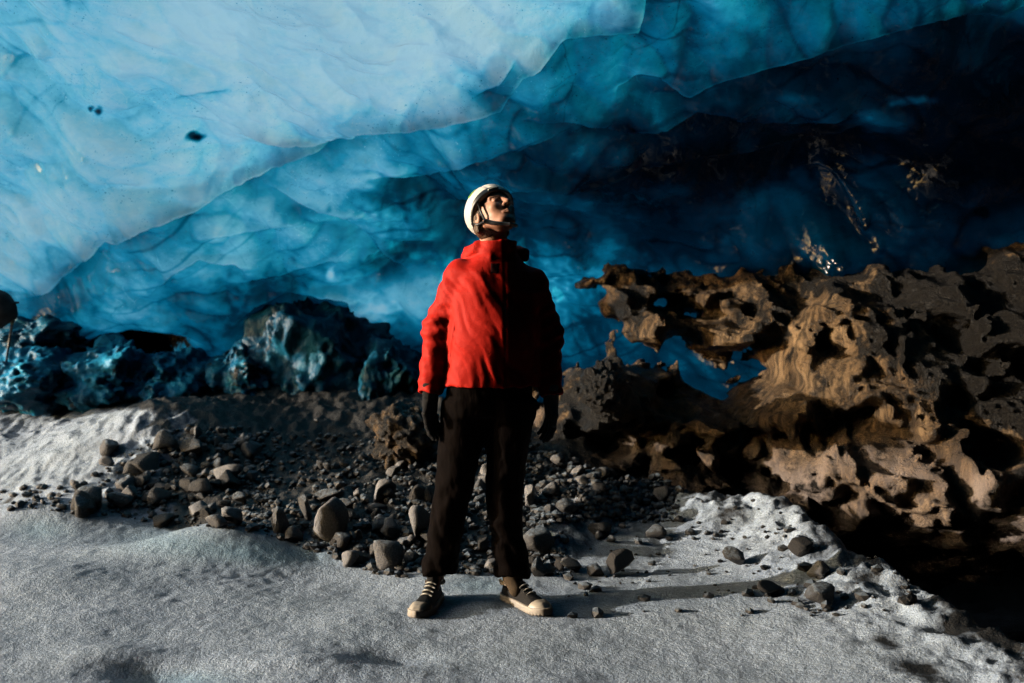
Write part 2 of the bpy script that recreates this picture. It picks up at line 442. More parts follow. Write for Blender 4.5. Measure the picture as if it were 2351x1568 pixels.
def build_ice():
    xs = np.concatenate([np.linspace(-6.3, -4.6, 60)[:-1], np.linspace(-4.6, 4.6, 780)[:-1], 4.6 + 4.4 * np.linspace(0, 1, 70) ** .8])
    pf = spline(PROFILE, 2600)
    seg = np.hypot(*np.diff(pf, axis=0).T); arc = np.concatenate([[0], np.cumsum(seg)])
    vis = 6.3
    s = np.concatenate([np.linspace(0, vis, 520)[:-1], np.linspace(vis, arc[-1], 120)])
    py = np.interp(s, arc, pf[:, 0]); pz = np.interp(s, arc, pf[:, 1])
    ty = np.gradient(py, s); tz = np.gradient(pz, s)
    n_ = np.hypot(ty, tz); ny, nz = tz / n_, -ty / n_           # outward of the profile (up and away); inward is minus
    Xg, S = np.meshgrid(xs, s, indexing='ij')
    Py = np.broadcast_to(py, Xg.shape).copy(); Pz = np.broadcast_to(pz, Xg.shape).copy()
    Ny = np.broadcast_to(ny, Xg.shape); Nz = np.broadcast_to(nz, Xg.shape)
    # the back wall comes forward on the right
    low = sstep(3.2, .8, Pz) * sstep(3, 6, Py)
    Py -= sstep(.2, 2.6, Xg) * 1.25 * low
    # the mouth on the left flares upwards, the far right end closes
    fl = 1 + .50 * sstep(-2.2, -6.3, Xg)
    Pz = np.where(Pz > 0, Pz * fl, Pz)
    cl = np.sqrt(np.clip(1 - (np.clip(Xg - 4.6, 0, 4.4) / 4.4) ** 2, 0, 1))
    Py = 2 + (Py - 2) * (.02 + .98 * cl); Pz = np.where(Pz > 0, Pz * (.1 + .9 * cl), Pz)
    # large scallops
    big = .42 * noise3(Xg * .42 + 3, Py * .42, Pz * .42) + .20 * noise3(Xg * .95, Py * .95 + 7, Pz * .95)
    damp = sstep(-.3, .6, Pz)
    # scalloped facets: smooth bowls meeting in crests
    a = noise3(Xg * 1.6 + Pz * .9, Py * 1.2, Pz * 2.4)
    b = noise3(Xg * 3.4 + Pz * 1.6, Py * 2.6 + 4, Pz * 4.6)
    sc = .15 * np.abs(a) + .07 * np.abs(b) + .012 * fbm(Xg * 7, Py * 7, Pz * 7, 3)
    disp = (big - sc + .05) * damp
    x0, y0, z0 = Xg, Py + Ny * disp, Pz + Nz * disp
    u, v = proj(x0, y0, z0)
    wu = 26 * noise3(Xg * 2.2, Py * 2.2, Pz * 2.2) + 11 * noise3(Xg * 7, Py * 7, Pz * 7) + 5 * noise3(Xg * 19, Py * 19, Pz * 19)
    wv = 18 * noise3(Xg * 2.2 + 40, Py * 2.2, Pz * 2.2) + 9 * noise3(Xg * 7 + 40, Py * 7, Pz * 7) + 5 * noise3(Xg * 19 + 40, Py * 19, Pz * 19)
    uw, vw = u + wu, v + wv
    front = y0 > 3.0
    # painted glow map, bicubic-ish lookup with a warp
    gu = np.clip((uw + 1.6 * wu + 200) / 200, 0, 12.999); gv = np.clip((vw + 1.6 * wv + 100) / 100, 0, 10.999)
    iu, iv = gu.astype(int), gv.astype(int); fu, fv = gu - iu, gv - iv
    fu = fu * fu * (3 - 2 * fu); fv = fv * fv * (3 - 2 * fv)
    T = (GLOW_MAP[iv, iu] * (1 - fu) + GLOW_MAP[iv, iu + 1] * fu) * (1 - fv) + (GLOW_MAP[iv + 1, iu] * (1 - fu) + GLOW_MAP[iv + 1, iu + 1] * fu) * fv
    d2 = np.zeros_like(disp); soil = np.zeros_like(disp)
    uf, vf = u + .45 * wu, v + .45 * wv
    for pts, hgt, ra, rb, dk, rim, wd in LEDGES:
        d, sd, al, L = polydist(uf, vf, pts)
        end = sstep(0, min(90, L * .3), al) * sstep(0, min(90, L * .3), L - al)
        up = sd > 0
        lip = np.where(up, np.exp(-d / ra), -np.exp(-d / rb) * .8) * np.tanh(d / 5.0)
        d2 -= hgt * lip * end * .75
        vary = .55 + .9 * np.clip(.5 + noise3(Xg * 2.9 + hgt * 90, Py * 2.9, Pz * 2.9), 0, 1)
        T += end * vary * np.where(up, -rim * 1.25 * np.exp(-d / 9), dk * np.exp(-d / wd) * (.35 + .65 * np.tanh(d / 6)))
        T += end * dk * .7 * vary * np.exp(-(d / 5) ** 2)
    for bu, bv, ru, rv, k in BLOBS:
        q = (((uf - bu) / ru) ** 2 + ((vf - bv) / rv) ** 2) * (1 + .9 * noise3(Xg * 17, Py * 17, Pz * 17))
        T += k * np.exp(-np.clip(q, 0, 30) ** 1.4 * .7)
    # thin layers of dust that run with the glacier
    lay = noise3(Xg * .8 + 9, Py * .8, Pz * .8) * 1.4 + Pz * 5.5 - Xg * 1.1
    ln = np.abs((lay % 1) - .5) * 2
    T += .8 * sstep(.16, .0, ln) * sstep(-.05, .5, noise3(Xg * 1.3 + 11, Py * 1.3 + 3, Pz * 1.3)) * sstep(.2, 1.2, T)
    # scallop relief shading painted into the glow tone: darker crests, lighter bowls
    c8 = noise3(Xg * 7.5 + Pz * 3, Py * 6, Pz * 10)
    T -= (.15 + .66 * np.clip(T, 0, 2)) * sstep(6.6, 3.8, T) * (1.1 * (np.abs(a) - .26) + .8 * (np.abs(b) - .26) + .35 * (np.abs(c8) - .26))
    T += (.10 + .45 * np.clip(T, 0, 2)) * (np.exp(-np.abs(a) / .035) * sstep(-.1, .4, b) + .6 * np.exp(-np.abs(b) / .05) * sstep(-.1, .3, a))
    T = np.where(front, T, 5.2)
    T = np.maximum(T - .10 - .15 * sstep(260, 60, v) * sstep(1250, 900, u), 0.0)
    T += 4 * sstep(4.3, 5.6, Xg)
    # mud frozen to the foot of the wall
    foot = sstep(905, 990, v + 40 * fbm(Xg * 3, Py * 3, Pz * 3, 3)) * front
    gap = np.exp(-(((uf - 310) / 130) ** 2 + ((vf - 812) / 34) ** 2) ** 1.5)
    soil = np.clip(foot * .9 + 1.0 * gap + .25 * sstep(800, 900, v) * front, 0, 1)
    d2 += .30 * gap
    for gu_, gv_, gr, ga in [(1332, 585, 34, .09), (1912, 590, 36, .11), (1350, 760, 60, .035), (1985, 520, 14, .08), (2290, 205, 46, .10), (2015, 575, 12, .04),
                             (45, 295, 20, .04), (192, 352, 18, .03), (95, 110, 26, .03), (20, 160, 20, .04), (85, 800, 50, .04), (830, 375, 34, .04), (200, 880, 60, .04), (1255, 150, 40, .04), (840, 1010, 24, .05)]:
        rr = (u - gu_) ** 2 + (v - gv_) ** 2
        q = np.exp(-rr / gr ** 2)
        d2 -= ga * (1.1 * np.exp(-rr / (1.3 * gr) ** 2) + q * (.8 * np.abs(noise3(Xg * 22, Py * 22, Pz * 22)) + .5 * noise3(Xg * 10, Py * 10, Pz * 10)))
    d2 += .30 * np.exp(-((u - 1930) / 170) ** 2 - ((v - 420) / 110) ** 2) + .15 * np.exp(-((u - 2080) / 60) ** 2 - ((v - 440) / 60) ** 2)
    d2 = np.where(front, d2, 0)
    V = np.stack([x0, y0 + Ny * d2, z0 + Nz * d2], -1).reshape(-1, 3)
    o = mesh_from('ice_wall', V, grid_faces(*Xg.shape), ice_material(), attrs={'glow_tone': T, 'soil': soil})
    tag(o, 'blue glacier ice wall and roof arching over the cave', kind='structure')
    return o


# ================================================================== ground
CREST = [(-.1, 5.15), (.25, 5.45), (.84, 5.85), (1.42, 5.3), (1.50, 4.7), (1.56, 4.3), (1.72, 3.5), (1.95, 2.5), (2.4, .5)]


def ground_z(x, y, fine=False):
    x = np.asarray(x, float); y = np.asarray(y, float)
    yb = np.interp(x, [-6, -3.2, -2, -1.35, -.82, -.1, .3, .8, 1.3], [6.9, 6.15, 5.65, 5.2, 4.82, 4.85, 4.9, 5.6, 6.2])
    yb = yb + .12 * noise3(x * 2.1, y * .4, 3)
    e = np.clip(y - yb, 0, None)
    slope = np.interp(x, [-6, -3, -1.5, 0, 1], [.26, .30, .26, .24, .2])
    rise = np.minimum(e * slope, .62) * sstep(0, .25, e)
    z = rise
    # low mounds of snow on the left
    for cx, cy, rx, ry, h in [(-1.50, 5.15, .42, .28, .15), (-2.75, 5.85, .5, .22, .13), (-2.3, 4.6, .6, .3, .06), (-.6, 4.45, .4, .18, -.02), (-.95, 4.75, .3, .2, -.02), (-2.1, 5.45, .4, .3, -.04),
                              (-1.25, 3.45, .16, .10, -.045), (-.42, 3.62, .16, .10, -.04), (-1.45, 3.62, .2, .12, .03), (-.75, 3.5, .25, .1, .025)]:
        z = z + h * np.exp(-((x - cx) / rx) ** 2 - ((y - cy) / ry) ** 2)
    # heap on the left, hollow in its lee
    z = z + .26 * np.exp(-((x + 2.5) / .6) ** 2 - ((y - 6.95) / .5) ** 2) - .22 * np.exp(-((x + .95) / .75) ** 2 - ((y - 6.7) / .65) ** 2)
    # snow bank and trench on the right
    d, sd, al, L = polydist(x, y, CREST)
    h = np.interp(al, [0, .4, 1.2, 2.0, 2.7, 3.2, 4, 6, 9], [.05, .13, .17, .20, .14, .10, .06, .05, .05])
    east = (sd < 0) & (al > .9)
    wgt = sstep(.7, 1.2, al)
    bank = np.where(east, h - wgt * sstep(0.02, .5, d) * (1.15 + h), h * np.exp(-(d / .42) ** 1.3))
    inflat = sstep(.05, .7, x)
    z = np.where(east, np.where(wgt > 0, (1 - wgt) * (z + bank * inflat) + wgt * bank, z + bank * inflat), z + bank * inflat)
    z = z + .022 * noise3(x * 1.1, y * 1.1, .5) + .010 * noise3(x * 3.3, y * 3.3, 1.5)
    # trampled, gritty surface; rough on the bank and the debris
    rough = np.clip(sstep(0, .3, e) * 1.0 + np.exp(-(d / .35) ** 2) * inflat, 0, 1.4)
    rough = rough * (1 - .45 * sstep(-2.35, -2.75, x))
    z = z + rough * (.030 * ridged(x * 4.2, y * 4.2, 2.2, 3) + .022 * fbm(x * 9, y * 9, 4, 3))
    if fine:
        z = z + (.0034 * fbm(x * 11, y * 11, 3.3, 2) + .0024 * noise3(x * 26, y * 26, 7.3)) * 1.0
    return z


def build_ground():
    def axis(lo, hi, step, far):
        inner = np.arange(lo, hi + 1e-6, step)
        k = np.cumsum(step * 1.22 ** np.arange(1, 46)); k = k[k < far]
        return np.concatenate([lo - k[::-1], inner, hi + k])
    xs = axis(-3.9, 3.3, .0125, 220); ys = axis(3.1, 7.6, .0125, 220)
    Xg, Yg = np.meshgrid(xs, ys, indexing='ij')
    Zg = ground_z(Xg, Yg, True)
    far = np.maximum(np.abs(Xg), np.abs(Yg - 3)) > 14
    Zg = np.where(far, .0 + 0 * Zg, Zg)
    Zg = np.where((Xg < -6) & (Zg > .1), .1, Zg)
    u, v = proj(Xg, Yg, Zg)
    yb = np.interp(Xg, [-6, -3.2, -2, -1.35, -.82, -.1, .3, .8, 1.3], [6.9, 6.15, 5.65, 5.2, 4.82, 4.85, 4.9, 5.6, 6.2])
    soil = sstep(-.16, .16, Yg - yb - .06 + .22 * fbm(Xg * 2.6, Yg * 2.6, 4, 4))
    # snow lies on the debris far left
    sn = sstep(380, 260, u + .9 * (v - 1050) + 110 * fbm(Xg * 2.3, Yg * 2.3, 8, 4)) * sstep(925, 965, v) * sstep(1165, 1125, v + 30 * fbm(Xg * 4, Yg * 4, 2, 2))
    soil = soil * .86 * (1 - sn) - .25 * sn
    d, sd, al, L = polydist(Xg, Yg, CREST)
    east = (sd < 0) & (al > .9)
    bank = sstep(.0, .35, Xg) * np.exp(-(d / .55) ** 2)
    soil = np.maximum(soil * (1 - sstep(.1, .5, bank) * sstep(6.0, 5.7, Yg)), np.where(east, sstep(.06, .22, d), 0))
    soil = soil + (.34 + .36 * fbm(Xg * 3.2, Yg * 3.2, 9, 3)) * bank + .25 * np.exp(-(d / .10) ** 2) * (Xg > .3)
    streak = np.exp(-(((u - 1950) - (v - 1440) * 1.75) / 70) ** 2) * sstep(1330, 1400, v)
    soil = soil + (.30 + .3 * fbm(Xg * 5, Yg * 5, 3, 3)) * streak * (Xg > .8) + .14 * sstep(1950, 2350, u) * sstep(1380, 1500, v)  # dirt streak, plus bank shade painted in towards the lower right
    for cu, cv, ru, rv, k in [(255, 1525, 60, 16, .42), (860, 1495, 70, 18, .40), (300, 1545, 60, 14, .25), (940, 1540, 120, 30, .18), (1120, 1330, 60, 10, .25), (170, 1375, 14, 6, .4)]:
        soil = soil + k * np.exp(-((u - cu) / ru) ** 2 - ((v - cv) / rv) ** 2)
    blue = np.zeros_like(soil)
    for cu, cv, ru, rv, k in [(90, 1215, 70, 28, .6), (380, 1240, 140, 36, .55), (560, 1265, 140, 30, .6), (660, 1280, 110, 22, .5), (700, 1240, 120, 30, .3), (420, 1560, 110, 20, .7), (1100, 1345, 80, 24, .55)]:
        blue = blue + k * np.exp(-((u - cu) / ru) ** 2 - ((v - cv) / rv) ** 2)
    V = np.stack([Xg, Yg, Zg], -1).reshape(-1, 3)
    o = mesh_from('ground', V, grid_faces(*Xg.shape), ground_material(), attrs={'soil': np.clip(soil, -.3, 1), 'blue': np.clip(blue * 1.25, 0, 1)})  # soil also holds the bank shade painted at the lower right
    tag(o, 'grey granular snow floor of the cave', kind='structure')
    return o


# ================================================================== dirt bank on the right
def bank_front(x, z):
    y = 6.35 - .30 * np.clip(x - 1.3, 0, 3) - .10 * np.clip(x - 2.2, 0, 3) + .28 * np.clip(z - .7, 0, 2) - .38 * np.exp(-((z - .22) / .34) ** 2) * sstep(1.5, 2.3, x)
    return y


def build_dirt_bank():
    st = .019
    xs = np.arange(.0, 4.6, st); ys = np.arange(4.75, 7.45, st); zs = np.arange(-1.25, 1.95, st)
    Xg, Yg, Zg = np.meshgrid(xs.astype(np.float32), ys.astype(np.float32), zs.astype(np.float32), indexing='ij', sparse=True)
    x2, z2 = np.meshgrid(xs, zs, indexing='ij')
    yf = bank_front(x2, z2)
    u, v = proj(x2, yf, z2)
    wu = 26 * noise3(x2 * 3, z2 * 3, 1.0) + 14 * noise3(x2 * 8, z2 * 8, 2.0)
    wv = 20 * noise3(x2 * 3, z2 * 3, 5.0) + 10 * noise3(x2 * 8, z2 * 8, 6.0)
    uw, vw = u + wu, v + wv
    # where the dirt ends: left edge and top edge on the photo plane
    ul = np.interp(vw, [600, 650, 700, 760, 830, 870, 950, 1100, 1300], [1480, 1400, 1455, 1480, 1440, 1360, 1290, 1180, 1050])
    vt = np.interp(uw, [1200, 1400, 1500, 1600, 1850, 1900, 2000, 2350, 2600], [720, 655, 690, 662, 655, 600, 640, 575, 560])
    edge = np.minimum((uw - ul), (vw - vt)) / 360.0          # m, + inside
    open_ = np.full(edge.shape, -9.0)
    for cu, cv, ru, rv in [(1680, 868, 100, 80), (1768, 835, 48, 62), (1600, 820, 60, 60), (1560, 690, 56, 26), (1635, 720, 60, 24), (1520, 830, 60, 40), (1560, 900, 40, 30)]:
        q = 1 - np.sqrt(((uw - cu) / ru) ** 2 + ((vw - cv) / rv) ** 2)
        open_ = np.maximum(open_, q * min(ru, rv) / 360.0)
    lay = np.minimum(edge, -open_ * 2.6)                           # 2D inside measure
    # undercut below the bank on the right
    zb = np.interp(x2, [.4, 1.0, 1.5, 2.2, 2.7, 3.3], [-.6, -.1, .06, .05, -.12, -.05]) + .10 * noise3(x2 * 2.6, z2 * 0, 3)
    under = np.clip(zb - z2, 0, None) * 2.2 * sstep(.9, 1.4, x2)
    yf2 = yf + under + 2.3 * np.clip(.30 - lay, 0, .6) ** 1.3
    base = (yf2[:, None, :] - Yg).astype(np.float32)         # inside < 0
    base = np.maximum(base * .75, (Yg - (yf[:, None, :] + .95)).astype(np.float32))
    base = np.maximum(base, ((-lay[:, None, :] - .10) * .8 + 0 * Yg).astype(np.float32))
    near = np.abs(base) < .62
    I = np.nonzero(near)
    px, py, pz = xs[I[0]].astype(np.float32), ys[I[1]].astype(np.float32), zs[I[2]].astype(np.float32)
    wx = .12 * noise3(px * 3.1, py * 3.1, pz * 3.1 + 3); wz = .12 * noise3(px * 3.1 + 9, py * 3.1, pz * 3.1)
    yq = py * .55
    n = .16 - .36 * np.abs(noise3((px + wx) * 1.8, yq * 1.6, (pz + wz) * 2.2))
    n += .24 * np.abs(noise3((px + wx) * 3.0 + 5, yq * 2.6, (pz + wz) * 3.4)) - .03
    n += .17 * np.abs(noise3((px + wx) * 6.0 + 3, yq * 5.2, (pz + wz) * 6.6)) - .05
    n += .10 * np.abs(noise3((px + wx) * 11 + 8, yq * 9, (pz + wz) * 12)) - .02
    n += .045 * noise3(px * 21, py * 12, pz * 21)
    n += .20 * sstep(.12, .5, noise3(px * 3.2 + 20, yq * 2.6, pz * 3.8))
    soft = sstep(.5, -.1, pz) * sstep(1.5, 2.0, px)          # rounded, frosted masses low on the right
    n = n * (1 - .45 * soft)
    G = base.copy()
    G[I] += (n - .13).astype(np.float32) * 1.0
    P, Fc = largest_piece(*surface_nets(G, xs, ys, zs))
    fr = sstep(.62, .12, P[:, 2] + .15 * noise3(P[:, 0] * 2, P[:, 1] * 2, P[:, 2] * 2)) * (.35 + .65 * sstep(-.25, .3, noise3(P[:, 0] * 3, P[:, 1] * 3, P[:, 2] * 3 + 7)))
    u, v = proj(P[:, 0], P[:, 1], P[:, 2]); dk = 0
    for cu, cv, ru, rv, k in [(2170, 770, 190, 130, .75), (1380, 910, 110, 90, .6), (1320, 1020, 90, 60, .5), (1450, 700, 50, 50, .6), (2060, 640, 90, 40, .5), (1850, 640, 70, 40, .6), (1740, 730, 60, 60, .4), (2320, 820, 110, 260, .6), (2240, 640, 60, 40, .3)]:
        dk = dk + k * np.exp(-((u - cu) / ru) ** 2 - ((v - cv) / rv) ** 2)  # dark soil patches, partly shade of the lumps put into the colour
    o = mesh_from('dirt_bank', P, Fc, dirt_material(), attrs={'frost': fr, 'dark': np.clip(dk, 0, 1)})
    tag(o, 'lumpy brown bank of frozen dirt along the foot of the ice', kind='structure')
    return o


def build_sun_block_hill():  # added unseen hill, blocks the sun from the outside of the ice
    xs = np.linspace(-60, 60, 121); ys = np.linspace(7.7, 70, 62)
    Xg, Yg = np.meshgrid(xs, ys, indexing='ij')
    Z_ = 5.2 * sstep(-5.6, -9.5, Xg) * sstep(7.7, 9.2, Yg) + .25 * fbm(Xg * .3, Yg * .3, 1, 3) * sstep(8.9, 11, Yg) - .05
    o = mesh_from('sun_block_hill', np.stack([Xg, Yg, Z_], -1).reshape(-1, 3), grid_faces(*Xg.shape), bpy.data.materials['granular_snow'])
    tag(o, 'added snow hill outside that keeps the sun off the ice wall', kind='structure')


def build_fill_block_wall():  # added unseen wall, closes part of the mouth against fill light
    st = .09
    xs = np.arange(-8.2, -4.9, st); ys = np.arange(-7, 3.4, st); zs = np.arange(-.6, 7.2, st)
    P = np.meshgrid(xs, ys, zs, indexing='ij', sparse=True)
    x, y, z = P
    ye = 2.45 - .10 * z + .35 * noise3(0 * x + 3, 0 * y, z * .9)
    d = np.maximum(np.abs(x + 6.5) - .8, np.maximum(y - ye, np.maximum(-6.5 - y, z - 6.6)))
    d = d + .22 * fbm(x * .9, y * .9, z * .9, 3)
    V, Fc = largest_piece(*surface_nets(d.astype(np.float32), xs, ys, zs))
    o = mesh_from('fill_block_wall', V, Fc, bpy.data.materials['frozen_dirt'], attrs={'frost': np.zeros(len(V)), 'dark': np.ones(len(V))})
    tag(o, 'added dark dirt wall that narrows the cave mouth to cut fill light', kind='structure')


# ================================================================== light, camera
def lights_camera():
    w = bpy.data.worlds.new('World'); SC.world = w; w.use_nodes = True
    nt = w.node_tree; nt.nodes.clear()
    sky = nt.nodes.new('ShaderNodeTexSky'); sky.sky_type = 'NISHITA'; sky.sun_disc = False
    sky.sun_elevation = R(SUN_EL)
    sky.air_density = 1.0; sky.dust_density = 2.0; sky.ozone_density = .6
    # sun direction (towards the sun)
    az = R(SUN_AZ)
    d = Vector((-math.cos(az), -math.sin(az), 0)) * math.cos(R(SUN_EL)) + Vector((0, 0, math.sin(R(SUN_EL))))
    sky.sun_rotation = math.atan2(d.x, d.y)
    bg = nt.nodes.new('ShaderNodeBackground'); bg.inputs[1].default_value = SKY
    out = nt.nodes.new('ShaderNodeOutputWorld')
    nt.links.new(sky.outputs[0], bg.inputs[0]); nt.links.new(bg.outputs[0], out.inputs[0])
    l = bpy.data.lights.new('sun', 'SUN'); l.energy = SUN; l.angle = R(.8); l.color = (1, .87, .73)
    o = bpy.data.objects.new('sun', l); COL.objects.link(o)
    o.rotation_euler = (-d).to_track_quat('-Z', 'Y').to_euler(); o.location = (-12, 4, 6)
    cam = bpy.data.cameras.new('camera'); c = bpy.data.objects.new('camera', cam); COL.objects.link(c)
    c.location = (0, 0, H); c.rotation_euler = (PI / 2, 0, 0)
    cam.sensor_width = 36; cam.lens = 36 * F / 2350; cam.shift_y = -(784 - V0) / 2350
    cam.clip_start = .05; cam.clip_end = 1000
    cam.dof.use_dof = True; cam.dof.focus_distance = 4.25; cam.dof.aperture_fstop = 2.0
    SC.camera = c
    SC.view_settings.view_transform = 'Standard'; SC.view_settings.look = 'None'; SC.view_settings.exposure = EXPO; SC.view_settings.gamma = 1
    SC.cycles.use_denoising = True; SC.cycles.denoiser = 'OPENIMAGEDENOISE'; SC.cycles.denoising_prefilter = 'NONE'
    SC.cycles.max_bounces = 6; SC.cycles.diffuse_bounces = 0; SC.cycles.glossy_bounces = 2; SC.cycles.transmission_bounces = 2
    SC.cycles.sample_clamp_indirect = 4
    SC.cycles.caustics_reflective = False; SC.cycles.caustics_refractive = False


SUN, SKY, EXPO = 2.1, .15, 1.35
# ================================================================== the person
def smin(a, b, k):
    h = np.clip(.5 + .5 * (b - a) / k, 0, 1)
    return b + (a - b) * h - k * h * (1 - h)


def smax(a, b, k):
    return -smin(-a, -b, k)


def cap(p, a, b, ra, rb, sq=(1, 1, 1)):
    """tapered capsule; p = (x, y, z) arrays; sq stretches the distance per axis"""
    a = np.array(a, float); b = np.array(b, float); q = np.array(sq, float)
    d = (b - a) * q; l2 = (d * d).sum() + 1e-12
    e = [(p[i] - a[i]) * q[i] for i in range(3)]
    t = np.clip((e[0] * d[0] + e[1] * d[1] + e[2] * d[2]) / l2, 0, 1)
    return np.sqrt(sum((e[i] - t * d[i]) ** 2 for i in range(3))) - (ra + (rb - ra) * t)


def ell(p, c, r):
    k = [(p[i] - c[i]) / r[i] for i in range(3)]
    n = np.sqrt(k[0] ** 2 + k[1] ** 2 + k[2] ** 2)
    g = np.sqrt(sum((k[i] / r[i]) ** 2 for i in range(3))) + 1e-9
    return n * (n - 1) / g


def loft(p, rows, yaw=0.0, expo=2.3):
    """rows: z, cx, cy, hx, hy"""
    Rw = np.array(rows); z = p[2]
    cx, cy, hx, hy = (np.interp(z, Rw[:, 0], Rw[:, i]) for i in (1, 2, 3, 4))
    x, y = p[0] - cx, p[1] - cy
    c, s = math.cos(yaw), math.sin(yaw)
    x, y = c * x + s * y, -s * x + c * y
    n = (np.abs(x / hx) ** expo + np.abs(y / hy) ** expo) ** (1 / expo)
    d = (n - 1) * np.minimum(hx, hy)
    return np.maximum(d, np.maximum(Rw[0, 0] - z, z - Rw[-1, 0]))


def sdf_mesh(name, fn, lo, hi, st, mat, parent, mats=None):
    ax = [np.arange(lo[i], hi[i] + st, st) for i in range(3)]
    P = np.meshgrid(*ax, indexing='ij')
    V, Fc = surface_nets(fn(P).astype(np.float32), *ax)
    return mesh_from(name, V, Fc, mat, parent)


def tube(pts, r, n=8, closed=False):
    """swept tube through points -> verts, faces; r is a number or one per point"""
    pts = np.array(pts, float); m = len(pts); r = np.broadcast_to(r, m)
    tg = np.gradient(pts, axis=0) if not closed else (np.roll(pts, -1, 0) - np.roll(pts, 1, 0))
    tg /= np.linalg.norm(tg, axis=1, keepdims=True) + 1e-9
    up = np.array([.13, .21, .97]); V = []
    for i in range(m):
        a = np.cross(tg[i], up); a /= np.linalg.norm(a) + 1e-9; b = np.cross(a, tg[i])
        for k in range(n):
            w = 2 * PI * k / n
            V.append(pts[i] + r[i] * (math.cos(w) * a + math.sin(w) * b))
    Fq = []
    for i in range(m if closed else m - 1):
        j = (i + 1) % m
        for k in range(n):
            Fq.append((i * n + k, j * n + k, j * n + (k + 1) % n, i * n + (k + 1) % n))
    F = [np.array(Fq)]
    if not closed:
        c0, c1 = len(V), len(V) + 1
        V += [pts[0], pts[-1]]
        F.append(np.array([(c0, (k + 1) % n, k) for k in range(n)] + [(c1, (m - 1) * n + k, (m - 1) * n + (k + 1) % n) for k in range(n)]))
    return np.array(V), F


def tubes(name, lst, mat, parent, n=8):
    V, Fq, Ft, off = [], [], [], 0
    for pts, r in lst:
        v, f = tube(pts, r, n); V.append(v); Fq.append(f[0] + off); Ft.append(f[1] + off); off += len(v)
    return mesh_from(name, np.vstack(V), [np.vstack(Fq), np.vstack(Ft)], mat, parent)


def simple(name, col, rough=.6, bump=None, spec=.5, var=None):
    m = Mat(name); c = (*col, 1); kw = {}
    if var:
        c = m.mix(m.noise(var[0], 5, .6), (*col, 1), (*var[1], 1))
    if bump:
        kw['Normal'] = m.bump(m.noise(bump[0], 4, .6), bump[1], bump[2])
    return m.done(principled(m, Base_Color=c, Roughness=rough, Specular_IOR_Level=spec, **kw))


DY = 4.27                       # depth of the standing figure


def wx(u): return (u - U0) * DY / F
def wz(v): return H + (V0 - v) * DY / F


SH_L = (wx(1058), DY + .01, wz(632)); EL_L = (wx(1003), DY + .03, wz(760)); WR_L = (wx(988), DY - .03, wz(892))
SH_R = (wx(1222), DY + .05, wz(652)); EL_R = (wx(1258), DY + .09, wz(768)); WR_R = (wx(1264), DY + .03, wz(900))
HD = Vector((wx(1133), DY - .035, wz(497)))
HEAD_M = Matrix.Translation(HD) @ Matrix.Rotation(R(35), 4, 'Z') @ Matrix.Rotation(R(-40), 4, 'X') @ Matrix.Rotation(R(4), 4, 'Y')
HEAD_I = np.array(HEAD_M.inverted())


def head_local(p):
    return [HEAD_I[i, 0] * p[0] + HEAD_I[i, 1] * p[1] + HEAD_I[i, 2] * p[2] + HEAD_I[i, 3] for i in range(3)]


def head_sdf(q):
    """face towards -Y, origin at the middle of the head"""
    x = np.abs(q[0]); qs = [x, q[1], q[2]]
    d = ell(q, (0, .012, .035), (.075, .096, .088))                       # skull
    d = smin(d, ell(q, (0, -.034, -.030), (.058, .058, .080)), .03)        # face
    d = smin(d, ell(q, (0, -.066, -.090), (.026, .022, .020)), .022)       # chin
    d = smin(d, cap(qs, (.052, .005, -.052), (.022, -.060, -.092), .018, .016), .022)   # jaw line
    d = smin(d, ell(qs, (.036, -.066, -.022), (.022, .020, .018)), .02)    # cheek
    d = smin(d, cap(qs, (.010, -.090, .022), (.046, -.072, .022), .009, .009), .012)    # brow
    d = smax(d, -ell(qs, (.031, -.097, .003), (.019, .017, .012)), .010)   # eye socket
    d = smin(d, ell(qs, (.031, -.079, .003), (.0125, .0125, .0115)), .003)  # eyeball
    d = smin(d, cap(qs, (.020, -.0905, .0105), (.042, -.083, .0085), .0035, .003), .004)  # upper lid
    d = smin(d, cap(q, (0, -.090, .014), (0, -.114, -.030), .0075, .0125), .008)        # nose
    d = smin(d, ell(qs, (.011, -.103, -.034), (.009, .011, .008)), .005)   # nostril wing
    d = smax(d, -ell(qs, (.0065, -.109, -.0415), (.0035, .006, .004)), .002)
    d = smin(d, cap(qs, (0, -.0955, -.058), (.020, -.086, -.062), .0058, .003), .004)   # upper lip
    d = smin(d, cap(qs, (0, -.0935, -.068), (.017, -.085, -.066), .0065, .003), .004)   # lower lip
    d = smax(d, -cap(qs, (0, -.1025, -.0628), (.021, -.088, -.0640), .0018, .001), .002)  # mouth line
    d = smin(d, ell(qs, (.077, .018, -.008), (.010, .022, .033)), .006)    # ear
    d = smax(d, -ell(qs, (.086, .012, -.006), (.006, .012, .020)), .004)
    return d


def body_fn(p):
    d = head_sdf(head_local(p))
    nb = (wx(1135), DY + .02, wz(585)); nt = (HD.x - .005, HD.y + .022, HD.z - .03)
    d = smin(d, cap(p, nb, nt, .062, .057), .022)
    tor = loft(p, [(.90, -.09, DY + .01, .165, .11), (1.15, -.075, DY + .01, .150, .10), (1.36, -.07, DY + .02, .165, .10), (1.44, -.07, DY + .02, .12, .075), (1.50, -.07, DY + .02, .07, .06)], R(12))
    d = smin(d, tor, .03)
    for S, E, W_ in ((SH_L, EL_L, WR_L), (SH_R, EL_R, WR_R)):
        d = smin(d, smin(cap(p, S, E, .056, .046), cap(p, E, W_, .044, .031), .02), .03)
    for hp, kn, an in LEGS:
        d = smin(d, smin(cap(p, hp, kn, .085, .055), cap(p, kn, an, .055, .030), .02), .03)
        d = smin(d, cap(p, an, (an[0] + (.02 if an[0] > -.15 else -.01), an[1] - .035, .06), .029, .026), .02)
    return d


